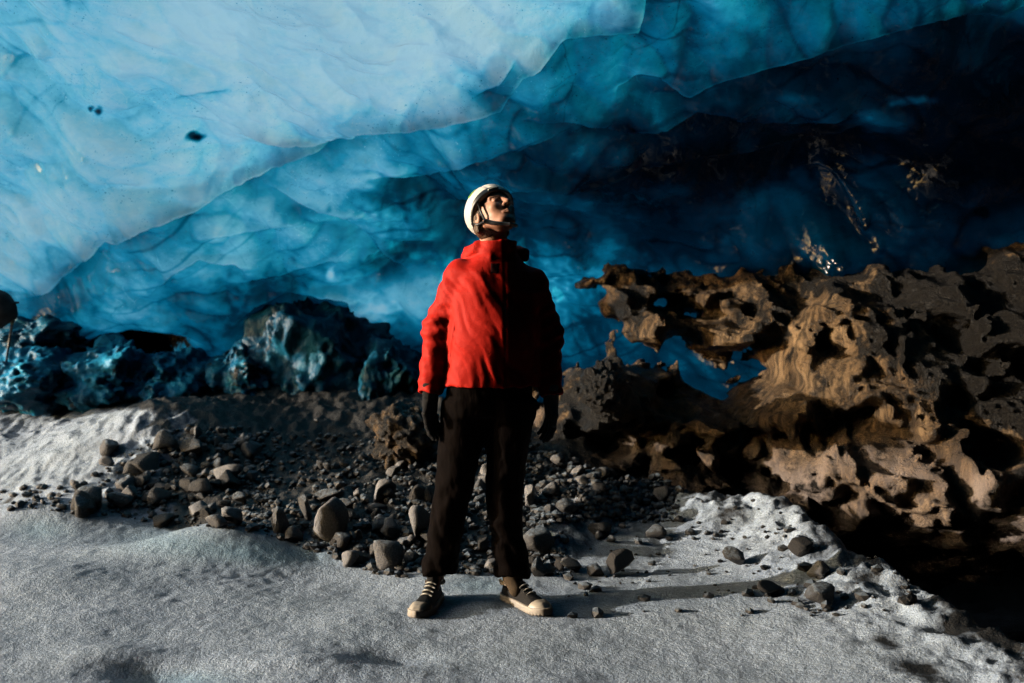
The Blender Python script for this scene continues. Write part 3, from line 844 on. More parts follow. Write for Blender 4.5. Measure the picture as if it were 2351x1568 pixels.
LEGS = [((wx(1075), DY + .02, .86), (wx(1048), DY - .01, .49), (wx(1001), DY + .035, .105)),
        ((wx(1172), DY + .03, .86), (wx(1162), DY + .01, .48), (wx(1174), DY - .005, .105))]


def sleeve_folds(p, S, E, W_, k):
    a = np.array(S); b = np.array(W_); ax = b - a; L = np.linalg.norm(ax); ax /= L
    t = ((p[0] - a[0]) * ax[0] + (p[1] - a[1]) * ax[1] + (p[2] - a[2]) * ax[2])
    w = noise3(p[0] * 7 + k, p[1] * 7, p[2] * 5) * .030
    f = np.sin((t + w + .35 * (p[0] - a[0])) * 2 * PI / .062 + k)
    env = .35 + .65 * np.exp(-((t - L * .50) / .12) ** 2) + .5 * np.exp(-((t - L) / .09) ** 2)
    return f * env


def jacket_fn(p):
    yaw = R(12)
    rows = [(wz(886), wx(1130), DY + .012, .215, .150), (wz(872), wx(1130), DY + .012, .214, .150), (1.05, wx(1132), DY + .014, .205, .148), (1.2, wx(1136), DY + .016, .196, .148),
            (1.32, wx(1138), DY + .02, .196, .145), (1.41, wx(1138), DY + .025, .172, .118), (1.455, wx(1138), DY + .025, .118, .095), (1.49, wx(1139), DY + .022, .088, .086),
            (wz(564), wx(1142), DY + .012, .080, .082), (wz(553), wx(1144), DY + .008, .080, .082)]
    d = loft(p, rows, yaw, 2.35)
    # chest and belly fullness
    d = smin(d, ell(p, (wx(1134), DY - .045, wz(775)), (.16, .125, .15)), .05)
    # armholes and sleeves
    for S, E, W_, k in ((SH_L, EL_L, WR_L, 0.0), (SH_R, EL_R, WR_R, 2.0)):
        sl = smin(cap(p, S, E, .072, .065), cap(p, E, W_, .063, .054), .03)
        sl = sl + .0042 * sleeve_folds(p, S, E, W_, k) + .004 * noise3(p[0] * 11 + k, p[1] * 11, p[2] * 8)
        b = np.array(W_); a = np.array(E); ax = (b - a) / np.linalg.norm(b - a)
        sl = smax(sl, sum((p[i] - b[i]) * ax[i] for i in range(3)) - .022, .006)
        d = smin(d, sl, .026)
    # shoulder seam puckers
    # rumpled hood lying round the neck
    hood = cap(p, (wx(1098), DY + .0, wz(572)), (wx(1082), DY + .085, wz(585)), .030, .042)
    hood = smin(hood, cap(p, (wx(1082), DY + .085, wz(585)), (wx(1150), DY + .125, wz(575)), .042, .05), .02)
    hood = smin(hood, cap(p, (wx(1150), DY + .125, wz(575)), (wx(1200), DY + .07, wz(583)), .045, .032), .02)
    hood = smin(hood, cap(p, (wx(1098), DY + .0, wz(570)), (wx(1126), DY - .062, wz(592)), .027, .014), .02)
    hood = hood + .007 * noise3(p[0] * 26, p[1] * 26, p[2] * 34)
    d = smin(d, hood, .014)
    # neck opening
    op = cap(p, (wx(1142), DY + .005, wz(578)), (wx(1136), DY - .020, wz(505)), .056, .066)
    d = smax(d, -op, .010)
    # drag folds: from the armpit down across the front, and slack at the waist
    x, y, z = p
    t = x * .85 + z * 1.0
    wv = noise3(x * 5, y * 5, z * 5)
    g1 = noise3((x * .9 + z * .45 + .04 * wv) * 15, y * 2, (x * .45 - z * .9) * 1.7)
    g2 = noise3((x * .8 + z * .6 + .05 * wv) * 25 + 5, y * 3, (x * .6 - z * .8) * 3.0 + 3)
    mask = sstep(1.46, 1.38, z)
    d = d + mask * (.0075 * (1 - 2.2 * np.abs(g1)) * .55 + .0042 * g2)
    fine = noise3(x * 34, y * 30, z * 26)
    d = d + .0006 * fine + mask * .0030 * noise3((x * .85 + z * .55 + .05 * wv) * 48, y * 5, (x * .55 - z * .85) * 8)
    # elastic hem gathers
    d = d + .0014 * np.sin(x * 120 + 4 * wv) * sstep(.99, .925, z)
    # placket line
    fx = x - (wx(1160) - (z - 1.2) * .012)
    front = (y < DY - .05)
    d = d - .004 * np.exp(-(fx / .022) ** 2) * front + .006 * np.exp(-(fx / .0035) ** 2) * front
    # slanted pocket seam on the lit side
    pk = x - (wx(1040) + (z - wz(800)) * .16)
    d = d + .006 * np.exp(-(pk / .004) ** 2) * front * sstep(wz(850), wz(840), z) * sstep(wz(735), wz(745), z)
    pk = x - (wx(1228) + (z - wz(800)) * .06)
    d = d + .006 * np.exp(-(pk / .004) ** 2) * front * sstep(wz(850), wz(840), z) * sstep(wz(735), wz(745), z)
    return d


def trousers_fn(p):
    x, y, z = p
    hips = loft(p, [(.80, wx(1122), DY + .015, .185, .125), (.90, wx(1122), DY + .012, .190, .130), (.99, wx(1128), DY + .012, .180, .125)], R(14))
    d = hips
    LR = [[(.105, wx(1006), DY + .040, .082, .088), (.18, wx(1011), DY + .038, .080, .086), (.33, wx(1026), DY + .02, .080, .086), (.50, wx(1043), DY + .0, .086, .095), (.68, wx(1057), DY + .01, .096, .110), (.86, wx(1072), DY + .015, .110, .122)],
          [(.100, wx(1178), DY + .020, .082, .088), (.18, wx(1173), DY + .02, .078, .086), (.33, wx(1161), DY + .015, .076, .086), (.50, wx(1160), DY + .005, .082, .095), (.68, wx(1166), DY + .01, .096, .110), (.86, wx(1175), DY + .015, .110, .122)]]
    for k, rows in enumerate(LR):
        l = loft(p, rows, R(10), 2.1)
        # the hem rides up over the front of the shoe
        hem = (.072, .066)[k] + (.075, .045)[k] * sstep(DY + .03, DY - .06, y) - z
        l = smax(l, hem, .006)
        d = smin(d, l, .035)
    w = noise3(x * 5, y * 5, z * 5)
    f1 = noise3(x * 15 + z * 5 + .6 * w, y * 7, z * 4 - x * 5)
    f2 = noise3(x * 13 - z * 15 + 1.2 * w, y * 9, z * 15)
    low = .55 + .8 * sstep(.75, .35, z)
    return d + low * (.011 * (1 - 2.1 * np.abs(f1)) * .6 + .006 * f2)


def glove_fn_local(q):
    """hand hanging down (-Z), palm towards +X, thumb towards -Y"""
    palm = ell(q, (0, 0, -.052), (.021, .043, .055))
    palm = smin(palm, cap(q, (0, 0, .045), (0, 0, -.01), .040, .036, (1.15, 1, 1)), .02)     # gauntlet cuff
    d = palm
    for yb, L1, L2, L3, r in ((-.031, .040, .026, .022, .0115), (-.010, .044, .029, .024, .0118), (.012, .041, .027, .022, .0115), (.031, .033, .021, .018, .0102)):
        a = np.array((.0, yb, -.088)); b = a + np.array((.008, yb * .12, -L1)); c = b + np.array((.015, yb * .05, -L2)); e = c + np.array((.017, -yb * .05, -L3 * .8))
        f = smin(smin(cap(q, a, b, r * 1.06, r), cap(q, b, c, r, r * .95), .004), cap(q, c, e, r * .95, r * .82), .004)
        d = smin(d, f, .006)
    t = smin(cap(q, (.004, -.030, -.030), (.016, -.058, -.062), .017, .0145), cap(q, (.016, -.058, -.062), (.024, -.060, -.100), .0145, .012), .006)
    return smin(d, t, .010) + .0012 * noise3(q[0] * 60, q[1] * 60, q[2] * 60)


def glove(M, mat, parent):
    ax = [np.arange(-.06, .075, .0032), np.arange(-.085, .062, .0032), np.arange(-.20, .09, .0032)]
    P = np.meshgrid(*ax, indexing='ij')
    V, Fc = surface_nets(glove_fn_local(P).astype(np.float32), *ax)
    Mx = np.array(M)
    V = V @ Mx[:3, :3].T + Mx[:3, 3]
    if np.linalg.det(Mx[:3, :3]) < 0: Fc = Fc[:, ::-1]
    return mesh_from('glove', V, Fc, mat, parent)


def shoe(M, mats, parent, label=None):
    """local: heel at y=0, toe towards -Y, 0.30 m long; sole at z=0"""
    Mx = np.array(M)

    def put(name, fn, lo, hi, st, mat, par):
        ax = [np.arange(lo[i], hi[i] + st, st) for i in range(3)]
        P = np.meshgrid(*ax, indexing='ij')
        V, Fc = surface_nets(fn(P).astype(np.float32), *ax)
        return mesh_from(name, V @ Mx[:3, :3].T + Mx[:3, 3], Fc, mat, par)

    def half(y):   # half width along the shoe
        r = np.interp(-y, [-.012, .0, .03, .09, .15, .21, .25, .28, .30, .306], [.010, .022, .033, .036, .041, .049, .049, .043, .031, .018])
        return np.where(-y > .225, .049 * np.sqrt(np.clip(1 - ((-y - .225) / .084) ** 2, .0004, 1)), r)

    def plan(p, grow):
        c = np.interp(-p[1], [0, .12, .22, .30], [0, .002, -.004, -.010])
        return np.maximum(np.abs(p[0] - c) - half(p[1]) - grow, np.maximum(p[1] - .014 - grow, -.308 - grow - p[1]))

    def upper(p):
        top = np.interp(-p[1], [-.02, .0, .05, .09, .13, .18, .23, .27, .31], [.085, .098, .095, .102, .094, .070, .056, .047, .036])
        k = np.clip(p[2] / np.maximum(top, .02), 0, 1)
        sh = plan(p, -.002 - .026 * k ** 2.4)
        d = smax(sh, p[2] - top, .014)
        d = smax(d, .018 - p[2], .004)
        d = smax(d, -cap(p, (0, -.040, .115), (0, -.060, .060), .030, .022), .006)
        d = smin(d, cap(p, (0, -.098, .090), (0, -.078, .122), .020, .017, (.8, 1, 1)), .008)     # tongue
        return d + .0012 * noise3(p[0] * 70, p[1] * 70, p[2] * 70)

    def sole(p):
        z0 = .006 * sstep(.24, .31, -p[1])
        d = smax(plan(p, .005), np.abs(p[2] - .015 - z0) - .015, .006)
        return d + .0016 * np.sin(p[1] * 420) * (p[2] < .012)

    def toe(p):
        top = np.interp(-p[1], [.20, .25, .28, .31], [.056, .058, .052, .036])
        d = smax(smax(plan(p, .005 - .020 * np.clip(p[2] / .055, 0, 1.3) ** 2.2), p[2] - top, .020), .012 - p[2], .004)
        return smax(d, p[1] + .238 + .35 * (p[2] - .02) - .35 * np.abs(p[0]), .004)

    up = put('shoe', upper, (-.07, -.33, -.01), (.07, .03, .145), .0042, mats['upper'], parent)
    put('sole', sole, (-.07, -.33, -.01), (.07, .03, .045), .0036, mats['sole'], up)
    put('toe_cap', toe, (-.07, -.33, -.0), (.07, -.18, .075), .0036, mats['toe'], up)
    for k, y in enumerate((-.118, -.142, -.166, -.190)):
        zt = float(np.interp(-y, [.09, .13, .18, .23], [.103, .096, .073, .058])) + .001
        pts = [(-.024, y + .006, zt - .009), (-.012, y + .003, zt), (0, y, zt + .002), (.012, y + .003, zt), (.024, y + .006, zt - .009)]
        v, f = tube(pts, .0036, 6)
        mesh_from('lace', v @ Mx[:3, :3].T + Mx[:3, 3], f, mats['lace'], up)
    # pale panels at the collar and heel
    for sx in (-1, 1):
        pts = [(sx * .030, -.075, .092), (sx * .033, -.05, .083), (sx * .031, -.02, .080), (sx * .020, .008, .084)]
        v, f = tube(pts, [.006, .010, .010, .006], 8)
        mesh_from('heel_panel', v @ Mx[:3, :3].T + Mx[:3, 3], f, mats['panel'], up)
    return up


def build_person():
    skin = Mat('skin'); co = skin.coord()
    sc = skin.mix(skin.noise(30, 4, .6, co), (.56, .30, .20, 1), (.46, .22, .145, 1))
    skin = skin.done(principled(skin, Base_Color=sc, Roughness=.5, Normal=skin.bump(skin.noise(240, 3, .6, co), .15, .002)))
    ax = [np.unique(np.concatenate([np.arange(-.46, .30, .012), np.arange(HD.x - .15, HD.x + .15, .0032)])),
          np.unique(np.concatenate([np.arange(DY - .2, DY + .26, .012), np.arange(HD.y - .17, HD.y + .15, .0032)])),
          np.concatenate([np.arange(.02, 1.46, .012), np.arange(1.462, HD.z + .17, .0032)])]
    P = np.meshgrid(*[a.astype(np.float32) for a in ax], indexing='ij')
    V, Fc = surface_nets(body_fn(P).astype(np.float32), *ax)
    body = mesh_from('person', V, Fc, skin)
    tag(body, 'standing person in red jacket and white helmet looking up at the ice', 'person')
    lap('body')

    # ---- jacket
    jm = Mat('red_shell'); co = jm.coord()
    c = jm.mix(jm.noise(9, 5, .6, co), (.60, .020, .010, 1), (.46, .013, .008, 1))
    hb = jm.math('ADD', jm.noise(13, 4, .5, co, .2), jm.math('MULTIPLY', jm.noise(420, 2, .5, co), .03))
    jm = jm.done(principled(jm, Base_Color=c, Roughness=.65, Specular_IOR_Level=.14, Normal=jm.bump(hb, .25, .03)))
    jk = sdf_mesh('jacket', jacket_fn, (-.48, DY - .22, .84), (.30, DY + .24, 1.60), .0062, jm, body)
    lap('jacket')
    zm = simple('zip_tape', (.10, .012, .010), .5)
    pts = []
    for z in np.linspace(wz(880), 1.44, 40):
        x = wx(1160) - (z - 1.2) * .012
        yy = np.linspace(DY - .24, DY, 240)
        v = jacket_fn([np.full(240, x), yy, np.full(240, z)])
        k = np.argmax(v < 0)
        pts.append((x, yy[k] + .001, z))
    pts = np.array(pts); pts[1:-1, 1] = (pts[:-2, 1] + pts[1:-1, 1] + pts[2:, 1]) / 3
    tubes('zipper', [(pts, .0034)], zm, jk, 6)
    # dark chest emblem and sleeve-like side mark, small raised prints
    em = simple('dark_print', (.02, .003, .003), .7, None, .1)
    zc, xc = wz(618), wx(1136)
    gx, gz = np.meshgrid(np.linspace(-.016, .016, 9), np.linspace(-.022, .022, 11), indexing='ij')
    keep = np.array([[jacket_y(xc + a, zc + b) for b in gz[0]] for a in gx[:, 0]])
    r = np.clip(1 - (np.abs(gx / .016) ** 4 + np.abs(gz / .022) ** 4), 0, 1)
    Vp = np.stack([xc + gx, keep - .0008 - .002 * np.minimum(r * 6, 1), zc + gz], -1).reshape(-1, 3)
    mesh_from('emblem', Vp, grid_faces(9, 11, True), em, jk)
    lap('zip')

    # ---- trousers
    tm = Mat('dark_cloth'); co = tm.coord()
    c = tm.mix(tm.noise(12, 5, .6, co), (.0048, .0024, .0019, 1), (.002, .0013, .0012, 1))
    tm = tm.done(principled(tm, Base_Color=c, Roughness=.85, Specular_IOR_Level=.05, Normal=tm.bump(tm.noise(22, 3, .5, tm.coord((1, 1, .4), (0, .2, 0)), .1), .35, .03)))
    sdf_mesh('trousers', trousers_fn, (-.42, DY - .17, .07), (.18, DY + .21, 1.0), .0075, tm, body)
    lap('trousers')

    sock = simple('brown_sock', (.07, .045, .022), .9, (120, .4, .005))
    kn, an = LEGS[1][1], LEGS[1][2]
    sdf_mesh('sock', lambda p: smax(smin(cap(p, (an[0] - .004, an[1] + .002, .30), an, .044, .035), cap(p, an, (an[0] + .02, an[1] - .035, .06), .034, .031), .02), p[2] - .20, .004), (an[0] - .08, an[1] - .11, .0), (an[0] + .09, an[1] + .08, .24), .005, sock, body)

    # ---- gloves
    gm = simple('black_glove', (.0045, .0045, .005), .7, (60, .4, .01), .2)
    M1 = Matrix.Translation((WR_L[0] + .002, WR_L[1] - .004, WR_L[2] - .03)) @ Matrix.Rotation(R(8), 4, 'X') @ Matrix.Rotation(R(-32), 4, 'Z')
    M2 = Matrix.Translation((WR_R[0] + .002, WR_R[1] - .004, WR_R[2] - .03)) @ Matrix.Rotation(R(8), 4, 'X') @ Matrix.Rotation(R(30), 4, 'Z') @ Matrix.Diagonal((-1, 1, 1, 1))
    glove(M1, gm, body); glove(M2, gm, body)

    # ---- shoes
    mats = dict(upper=simple('black_canvas', (.007, .0065, .0065), .75, (160, .4, .004), .3),
                sole=simple('cream_rubber', (.50, .47, .42), .55, (50, .3, .004), .4, (30, (.40, .34, .28))),
                toe=simple('cream_toe', (.50, .47, .41), .4, None, .5, (26, (.42, .36, .28))),
                lace=simple('white_lace', (.7, .68, .62), .8), panel=simple('pale_panel', (.55, .47, .40), .7))
    g1 = float(ground_z(wx(985), 4.2)); g2 = float(ground_z(wx(1180), 4.2))
    S1 = Matrix.Translation((wx(1001), DY + .085, g1 - .004)) @ Matrix.Rotation(R(-11), 4, 'Z')
    S2 = Matrix.Translation((wx(1158), DY + .055, g2 - .004)) @ Matrix.Rotation(R(38), 4, 'Z')
    shoe(S1, mats, body); shoe(S2, mats, body)
    lap('shoes')
    build_head_gear(body)


def jacket_y(x, z):
    yy = np.linspace(DY - .24, DY, 200)
    v = jacket_fn([np.full(200, x), yy, np.full(200, z)])
    return yy[np.argmax(v < 0)]


def build_head_gear(body):
    def hmesh(name, fn, lo, hi, st, mat, parent):
        ax = [np.arange(lo[i], hi[i] + st, st) for i in range(3)]
        P = np.meshgrid(*ax, indexing='ij')
        V, Fc = surface_nets(fn(P).astype(np.float32), *ax)
        Mx = np.array(HEAD_M)
        return mesh_from(name, V @ Mx[:3, :3].T + Mx[:3, 3], Fc, mat, parent)

    HC, HR = (0, .016, .045), (.101, .124, .104)

    def edge(p):   # lower edge of the helmet: brow at the front, dips to the nape
        return p[2] - np.interp(p[1], [-.13, -.08, -.02, .05, .10, .14], [.052, .046, .030, -.010, -.040, -.046])

    def shell(p):
        o = ell(p, HC, HR)
        o = o + .0035 * np.exp(-((np.abs(p[0]) - .045) / .006) ** 2) * (p[2] > .05)          # moulded grooves
        i = ell(p, HC, (HR[0] - .016, HR[1] - .016, HR[2] - .014))
        d = smax(smax(o, -i, .003), -edge(p), .004)
        for sx in (-1, 1):                                                                     # vents
            for k in range(3):
                d = smax(d, -ell(p, (sx * .030, -.02 + .055 * k, .045 + math.sqrt(max(.01, 1 - ((-.036 + .055 * k) / .124) ** 2 - .09)) * .104), (.007, .019, .012)), .003)
        return d

    wm = Mat('helmet_shell')
    c = wm.mix(wm.ramp(wm.noise(18, 5, .7), [(.45, 0), (.75, .35)]), (.80, .78, .74, 1), (.55, .50, .44, 1))
    wm = wm.done(principled(wm, Base_Color=c, Roughness=.35))
    hl = hmesh('helmet', shell, (-.12, -.14, -.07), (.12, .16, .165), .0034, wm, body)

    def rim(p):
        o = ell(p, HC, (HR[0] + .003, HR[1] + .003, HR[2] + .003)); i = ell(p, HC, (HR[0] - .020, HR[1] - .018, HR[2] - .016))
        e = edge(p)
        w = .008 + .012 * sstep(.02, -.06, p[1])
        return smax(smax(o, -i, .003), np.maximum(-e - .006, e - w), .003)
    bk = simple('black_plastic', (.012, .012, .013), .4)
    hmesh('rim', rim, (-.12, -.14, -.08), (.12, .16, .11), .0034, bk, hl)

    def liner(p):
        o = ell(p, HC, (HR[0] - .0155, HR[1] - .0155, HR[2] - .0135)); i = ell(p, HC, (HR[0] - .022, HR[1] - .021, HR[2] - .02))
        return smax(smax(o, -i, .002), -edge(p) - .002, .003)
    hmesh('liner', liner, (-.12, -.14, -.08), (.12, .16, .16), .004, bk, hl)

    def clip(p):
        return smax(np.abs(ell(p, HC, (HR[0] + .006, HR[1] + .006, HR[2] + .004))) - .003, np.maximum(np.abs(edge(p) - .004) - .004, np.abs(p[0] + .035) - .022), .002)
    hmesh('lamp_clip', clip, (-.09, -.145, .02), (.0, -.05, .09), .0028, simple('grey_clip', (.42, .44, .40), .35), hl)

    gr = simple('green_print', (.20, .55, .03), .4)

    def sticker(p):
        o = np.abs(ell(p, HC, (HR[0] + .0012, HR[1] + .0012, HR[2] + .0012))) - .0014
        w = (p[1] + .010) / .021; h = (p[2] - .112) / .016
        return smax(o, (np.sqrt(w * w + h * h + .6 * w * h) - 1) * .012, .001)
    hmesh('sticker', lambda p: np.maximum(sticker(p), p[0]), (-.11, -.06, .07), (.0, .04, .16), .0024, gr, hl)

    # chin strap: two branches to the jaw, round under the chin with a pad
    Mx = np.array(HEAD_M)
    L = []
    for sx in (-1, 1):
        L.append(([(sx * .083, -.035, .026), (sx * .082, -.028, -.02), (sx * .072, -.020, -.062)], .0055))
        L.append(([(sx * .086, .050, -.012), (sx * .081, .020, -.045), (sx * .072, -.020, -.062)], .0050))
        L.append(([(sx * .072, -.020, -.062), (sx * .058, -.040, -.090), (sx * .030, -.062, -.112), (0, -.070, -.117)], [.010, .0095, .009, .009]))
    L = [(np.array(a) @ Mx[:3, :3].T + Mx[:3, 3], r) for a, r in L]
    tubes('chin_strap', L, bk, hl, 8)

    hm = Mat('brown_hair')
    co = hm.coord((1, 1, .25))
    hc = hm.mix(hm.noise(90, 4, .6, co), (.16, .085, .035, 1), (.05, .025, .012, 1))
    hm = hm.done(principled(hm, Base_Color=hc, Roughness=.5, Normal=hm.bump(hm.noise(140, 3, .6, co), .8, .01)))

    def hair(p):
        d = ell(p, (0, .022, .022), (.084, .098, .098))
        d = smin(d, ell(p, (0, .060, -.025), (.068, .046, .052)), .02)
        qs = [np.abs(p[0]), p[1], p[2]]
        d = smin(d, cap(qs, (.072, .012, .02), (.070, .045, -.052), .016, .013), .015)
        d = d + .003 * noise3(p[0] * 60, p[1] * 60, p[2] * 14)
        face = p[1] + .030 - .55 * np.clip(p[2] - .03, -.2, .05) + .35 * (np.abs(p[0]) < .06)
        d = smax(d, -(p[1] + .012 + .3 * np.minimum(p[2], .03)), .006)
        return d
    hmesh('hair', hair, (-.11, -.09, -.13), (.11, .13, .13), .004, hm, body)

    def fringe(p):
        d = smax(np.abs(ell(p, (0, .012, .035), (.081, .102, .092))) - .005, -(p[2] - .020 - .25 * np.abs(p[0]) + .006 * noise3(p[0] * 70, 0 * p[1], 3)), .003)
        return smax(smax(d, p[1] + .0, .003), p[2] - .07, .003)
    hmesh('fringe', fringe, (-.1, -.11, .0), (.1, .02, .08), .0034, hm, body)
# ================================================================== stones, ice boulders, bag on a pole
import bmesh


def to_ground(u, v, y0=3.0, y1=8.2):
    ys = np.arange(y0, y1, .008)
    zr = H + (V0 - v) * ys / F
    g = ground_z(X(u, ys), ys)
    k = np.argmax(zr <= g)
    if zr[k] > g[k]: k = len(ys) - 1
    y = ys[k]
    return X(u, y), y, float(g[k])


def stone_mesh(k, sub=3, cuts=7, rough=.16):
    rg = np.random.default_rng(100 + k)
    bm = bmesh.new(); bmesh.ops.create_icosphere(bm, subdivisions=sub, radius=1)
    co = np.array([v.co[:] for v in bm.verts]); fc = np.array([[v.index for v in f.verts] for f in bm.faces]); bm.free()
    n0 = co.copy()
    co = co * (1 + rough * fbm(n0[:, 0] * 1.3 + k * 7, n0[:, 1] * 1.3, n0[:, 2] * 1.3, 3))[:, None]
    for _ in range(cuts):
        d = rg.normal(size=3); d /= np.linalg.norm(d); h = rg.uniform(.45, .8)
        t = co @ d
        over = np.clip(t - h, 0, None)
        co -= np.outer(over * .94, d)
    co *= 1 + .03 * fbm(n0[:, 0] * 5 + k, n0[:, 1] * 5, n0[:, 2] * 5, 2)[:, None]
    return co, fc


STONES = [  # u, v, width px, height px, pale?, label
    (745, 1208, 84, 112, 1, 'largest pale boulder with a cracked face in the heap left of the legs'),
    (700, 1170, 26, 64, 0, 'thin upright slab leaning against the big pale boulder'),
    (635, 1206, 46, 68, 0, 'dark pointed stone at the left end of the heap by the legs'),
    (667, 1232, 50, 36, 0, 'low dark stone in front of the pointed stone'),
    (877, 1132, 52, 68, 1, 'tall pale stone standing high on the heap beside the trouser leg'),
    (902, 1084, 34, 30, 1, 'small pale stone perched above the tall pale stone'),
    (793, 1162, 44, 36, 0, 'round grey stone just right of the big pale boulder'),
    (755, 1139, 64, 32, 0, 'flat grey stone behind the big pale boulder'),
    (801, 1284, 42, 42, 1, 'small pale stone at the snow edge below the big pale boulder'),
    (885, 1281, 92, 78, 0, 'large rough grey brown stone at the foot of the heap left of the shoes'),
    (938, 1283, 40, 34, 1, 'small bluish white stone between the rough brown stone and the shoe'),
    (961, 1208, 52, 92, 1, 'long pale brown stone partly behind the left trouser leg'),
    (1217, 1147, 36, 58, 1, 'pale upright stone right beside the right knee'),
    (1265, 1130, 40, 38, 0, 'rounded grey stone on the rubble right of the knee'),
    (1302, 1164, 52, 32, 0, 'smooth egg shaped stone at the top edge of the snow bank'),
    (1399, 1091, 28, 24, 1, 'small white stone below the dirt bank'),
    (1244, 1250, 78, 70, 0, 'dark squat stone right of the right trouser leg'),
    (1233, 1306, 40, 46, 0, 'dark stone behind the right shoe'),
    (1313, 1303, 52, 36, 1, 'smooth light grey pebble on the snow in front of the snow bank'),
    (1368, 1310, 46, 32, 0, 'grey pebble touching the black stone on the snow'),
    (1420, 1296, 68, 64, -1, 'black round stone on the snow in front of the snow bank'),
    (1288, 1296, 30, 32, -1, 'little black stone left of the light grey pebble'),
    (1370, 1216, 60, 30, -1, 'flat black stone sunk into the snow bank'),
    (1690, 1284, 56, 46, 0, 'brown stone half buried in the middle of the snow bank'),
    (1508, 1224, 50, 32, 0, 'dark flat stone on the snow bank above the brown stone'),
    (1517, 1136, 46, 38, 1, 'pale angular stone on the crest under the dirt bank'),
    (1766, 1356, 64, 40, -1, 'dark dirt covered stone at the lower edge of the snow bank'),
    (1886, 1372, 74, 52, 0, 'brown stone on the right shoulder of the snow bank'),
    (1881, 1312, 50, 40, 1, 'white angular ice lump on the right shoulder of the snow bank'),
    (1845, 1255, 66, 46, -1, 'black stone on the crest beside the dark trench'),
    (246, 1064, 42, 26, 1, 'pale oval stone near the snow patch in the left heap'),
    (250, 1030, 50, 46, 0, 'round stone on top of the left heap'),
    (329, 1066, 86, 58, -1, 'big dark stone in the upper left heap'),
    (338, 1112, 54, 28, 0, 'flat oval grey stone in the middle of the left heap'),
    (196, 1143, 76, 62, 0, 'brown rough stone at the front of the left heap'),
    (275, 1152, 62, 40, 0, 'bluish grey oval stone at the front of the left heap'),
    (454, 1124, 66, 54, -1, 'dark bulky stone in the right part of the left heap'),
    (517, 1090, 74, 38, 1, 'frosted jagged stone in the right part of the left heap'),
    (454, 1172, 64, 32, 1, 'frosted low stone at the snow edge of the left heap'),
    (452, 1000, 18, 40, 1, 'narrow upright pale stone behind the left heap'),
]
ZONES = [  # count, polygon box (u0, u1, v0, v1) and a test, size px range, group, label
    (70, (120, 600, 985, 1205), lambda u, v: v > 1205 - .62 * (u - 60) and v > 985 and v < 1165 + .11 * (u - 100), (18, 66),
     'stones of the left heap', 'smaller stone packed into the dark heap at the left', .10),
    (20, (0, 190, 1085, 1168), lambda u, v: v > 1165 - .35 * u, (10, 30),
     'stones along the left edge', 'small stone in the thin row along the snow at the far left', .2),
    (56, (610, 985, 1060, 1325), lambda u, v: v > 1330 - .78 * (u - 560) and v < 1215 + .36 * (u - 600), (18, 58),
     'stones of the heap left of the legs', 'smaller stone in the heap directly left of the trouser legs', .35),
    (30, (1000, 1160, 1010, 1310), lambda u, v: True, (16, 50),
     'stones between the legs', 'small stone seen between or behind the trouser legs', .35),
    (44, (1195, 1420, 1040, 1200), lambda u, v: v < 1250 - .38 * (u - 1195) and v > 1010, (11, 40),
     'pebbles right of the legs', 'small rounded pebble on the rubble right of the trouser legs', .5),
    (12, (1195, 1275, 1190, 1320), lambda u, v: True, (16, 40),
     'stones behind the right shoe', 'small dark stone on the rubble behind the right shoe', .25),
    (16, (1330, 2050, 1150, 1420), lambda u, v: v > 1150 + .22 * max(0, u - 1700) and v < 1330 + .35 * max(0, u - 1600), (8, 30),
     'stones on the snow bank', 'small stone or lump scattered over the snow bank', .35),
    (10, (600, 1000, 950, 1090), lambda u, v: True, (12, 34),
     'stones in the dark hollow', 'small shadowed stone in the dark hollow left of the person', .1),
]


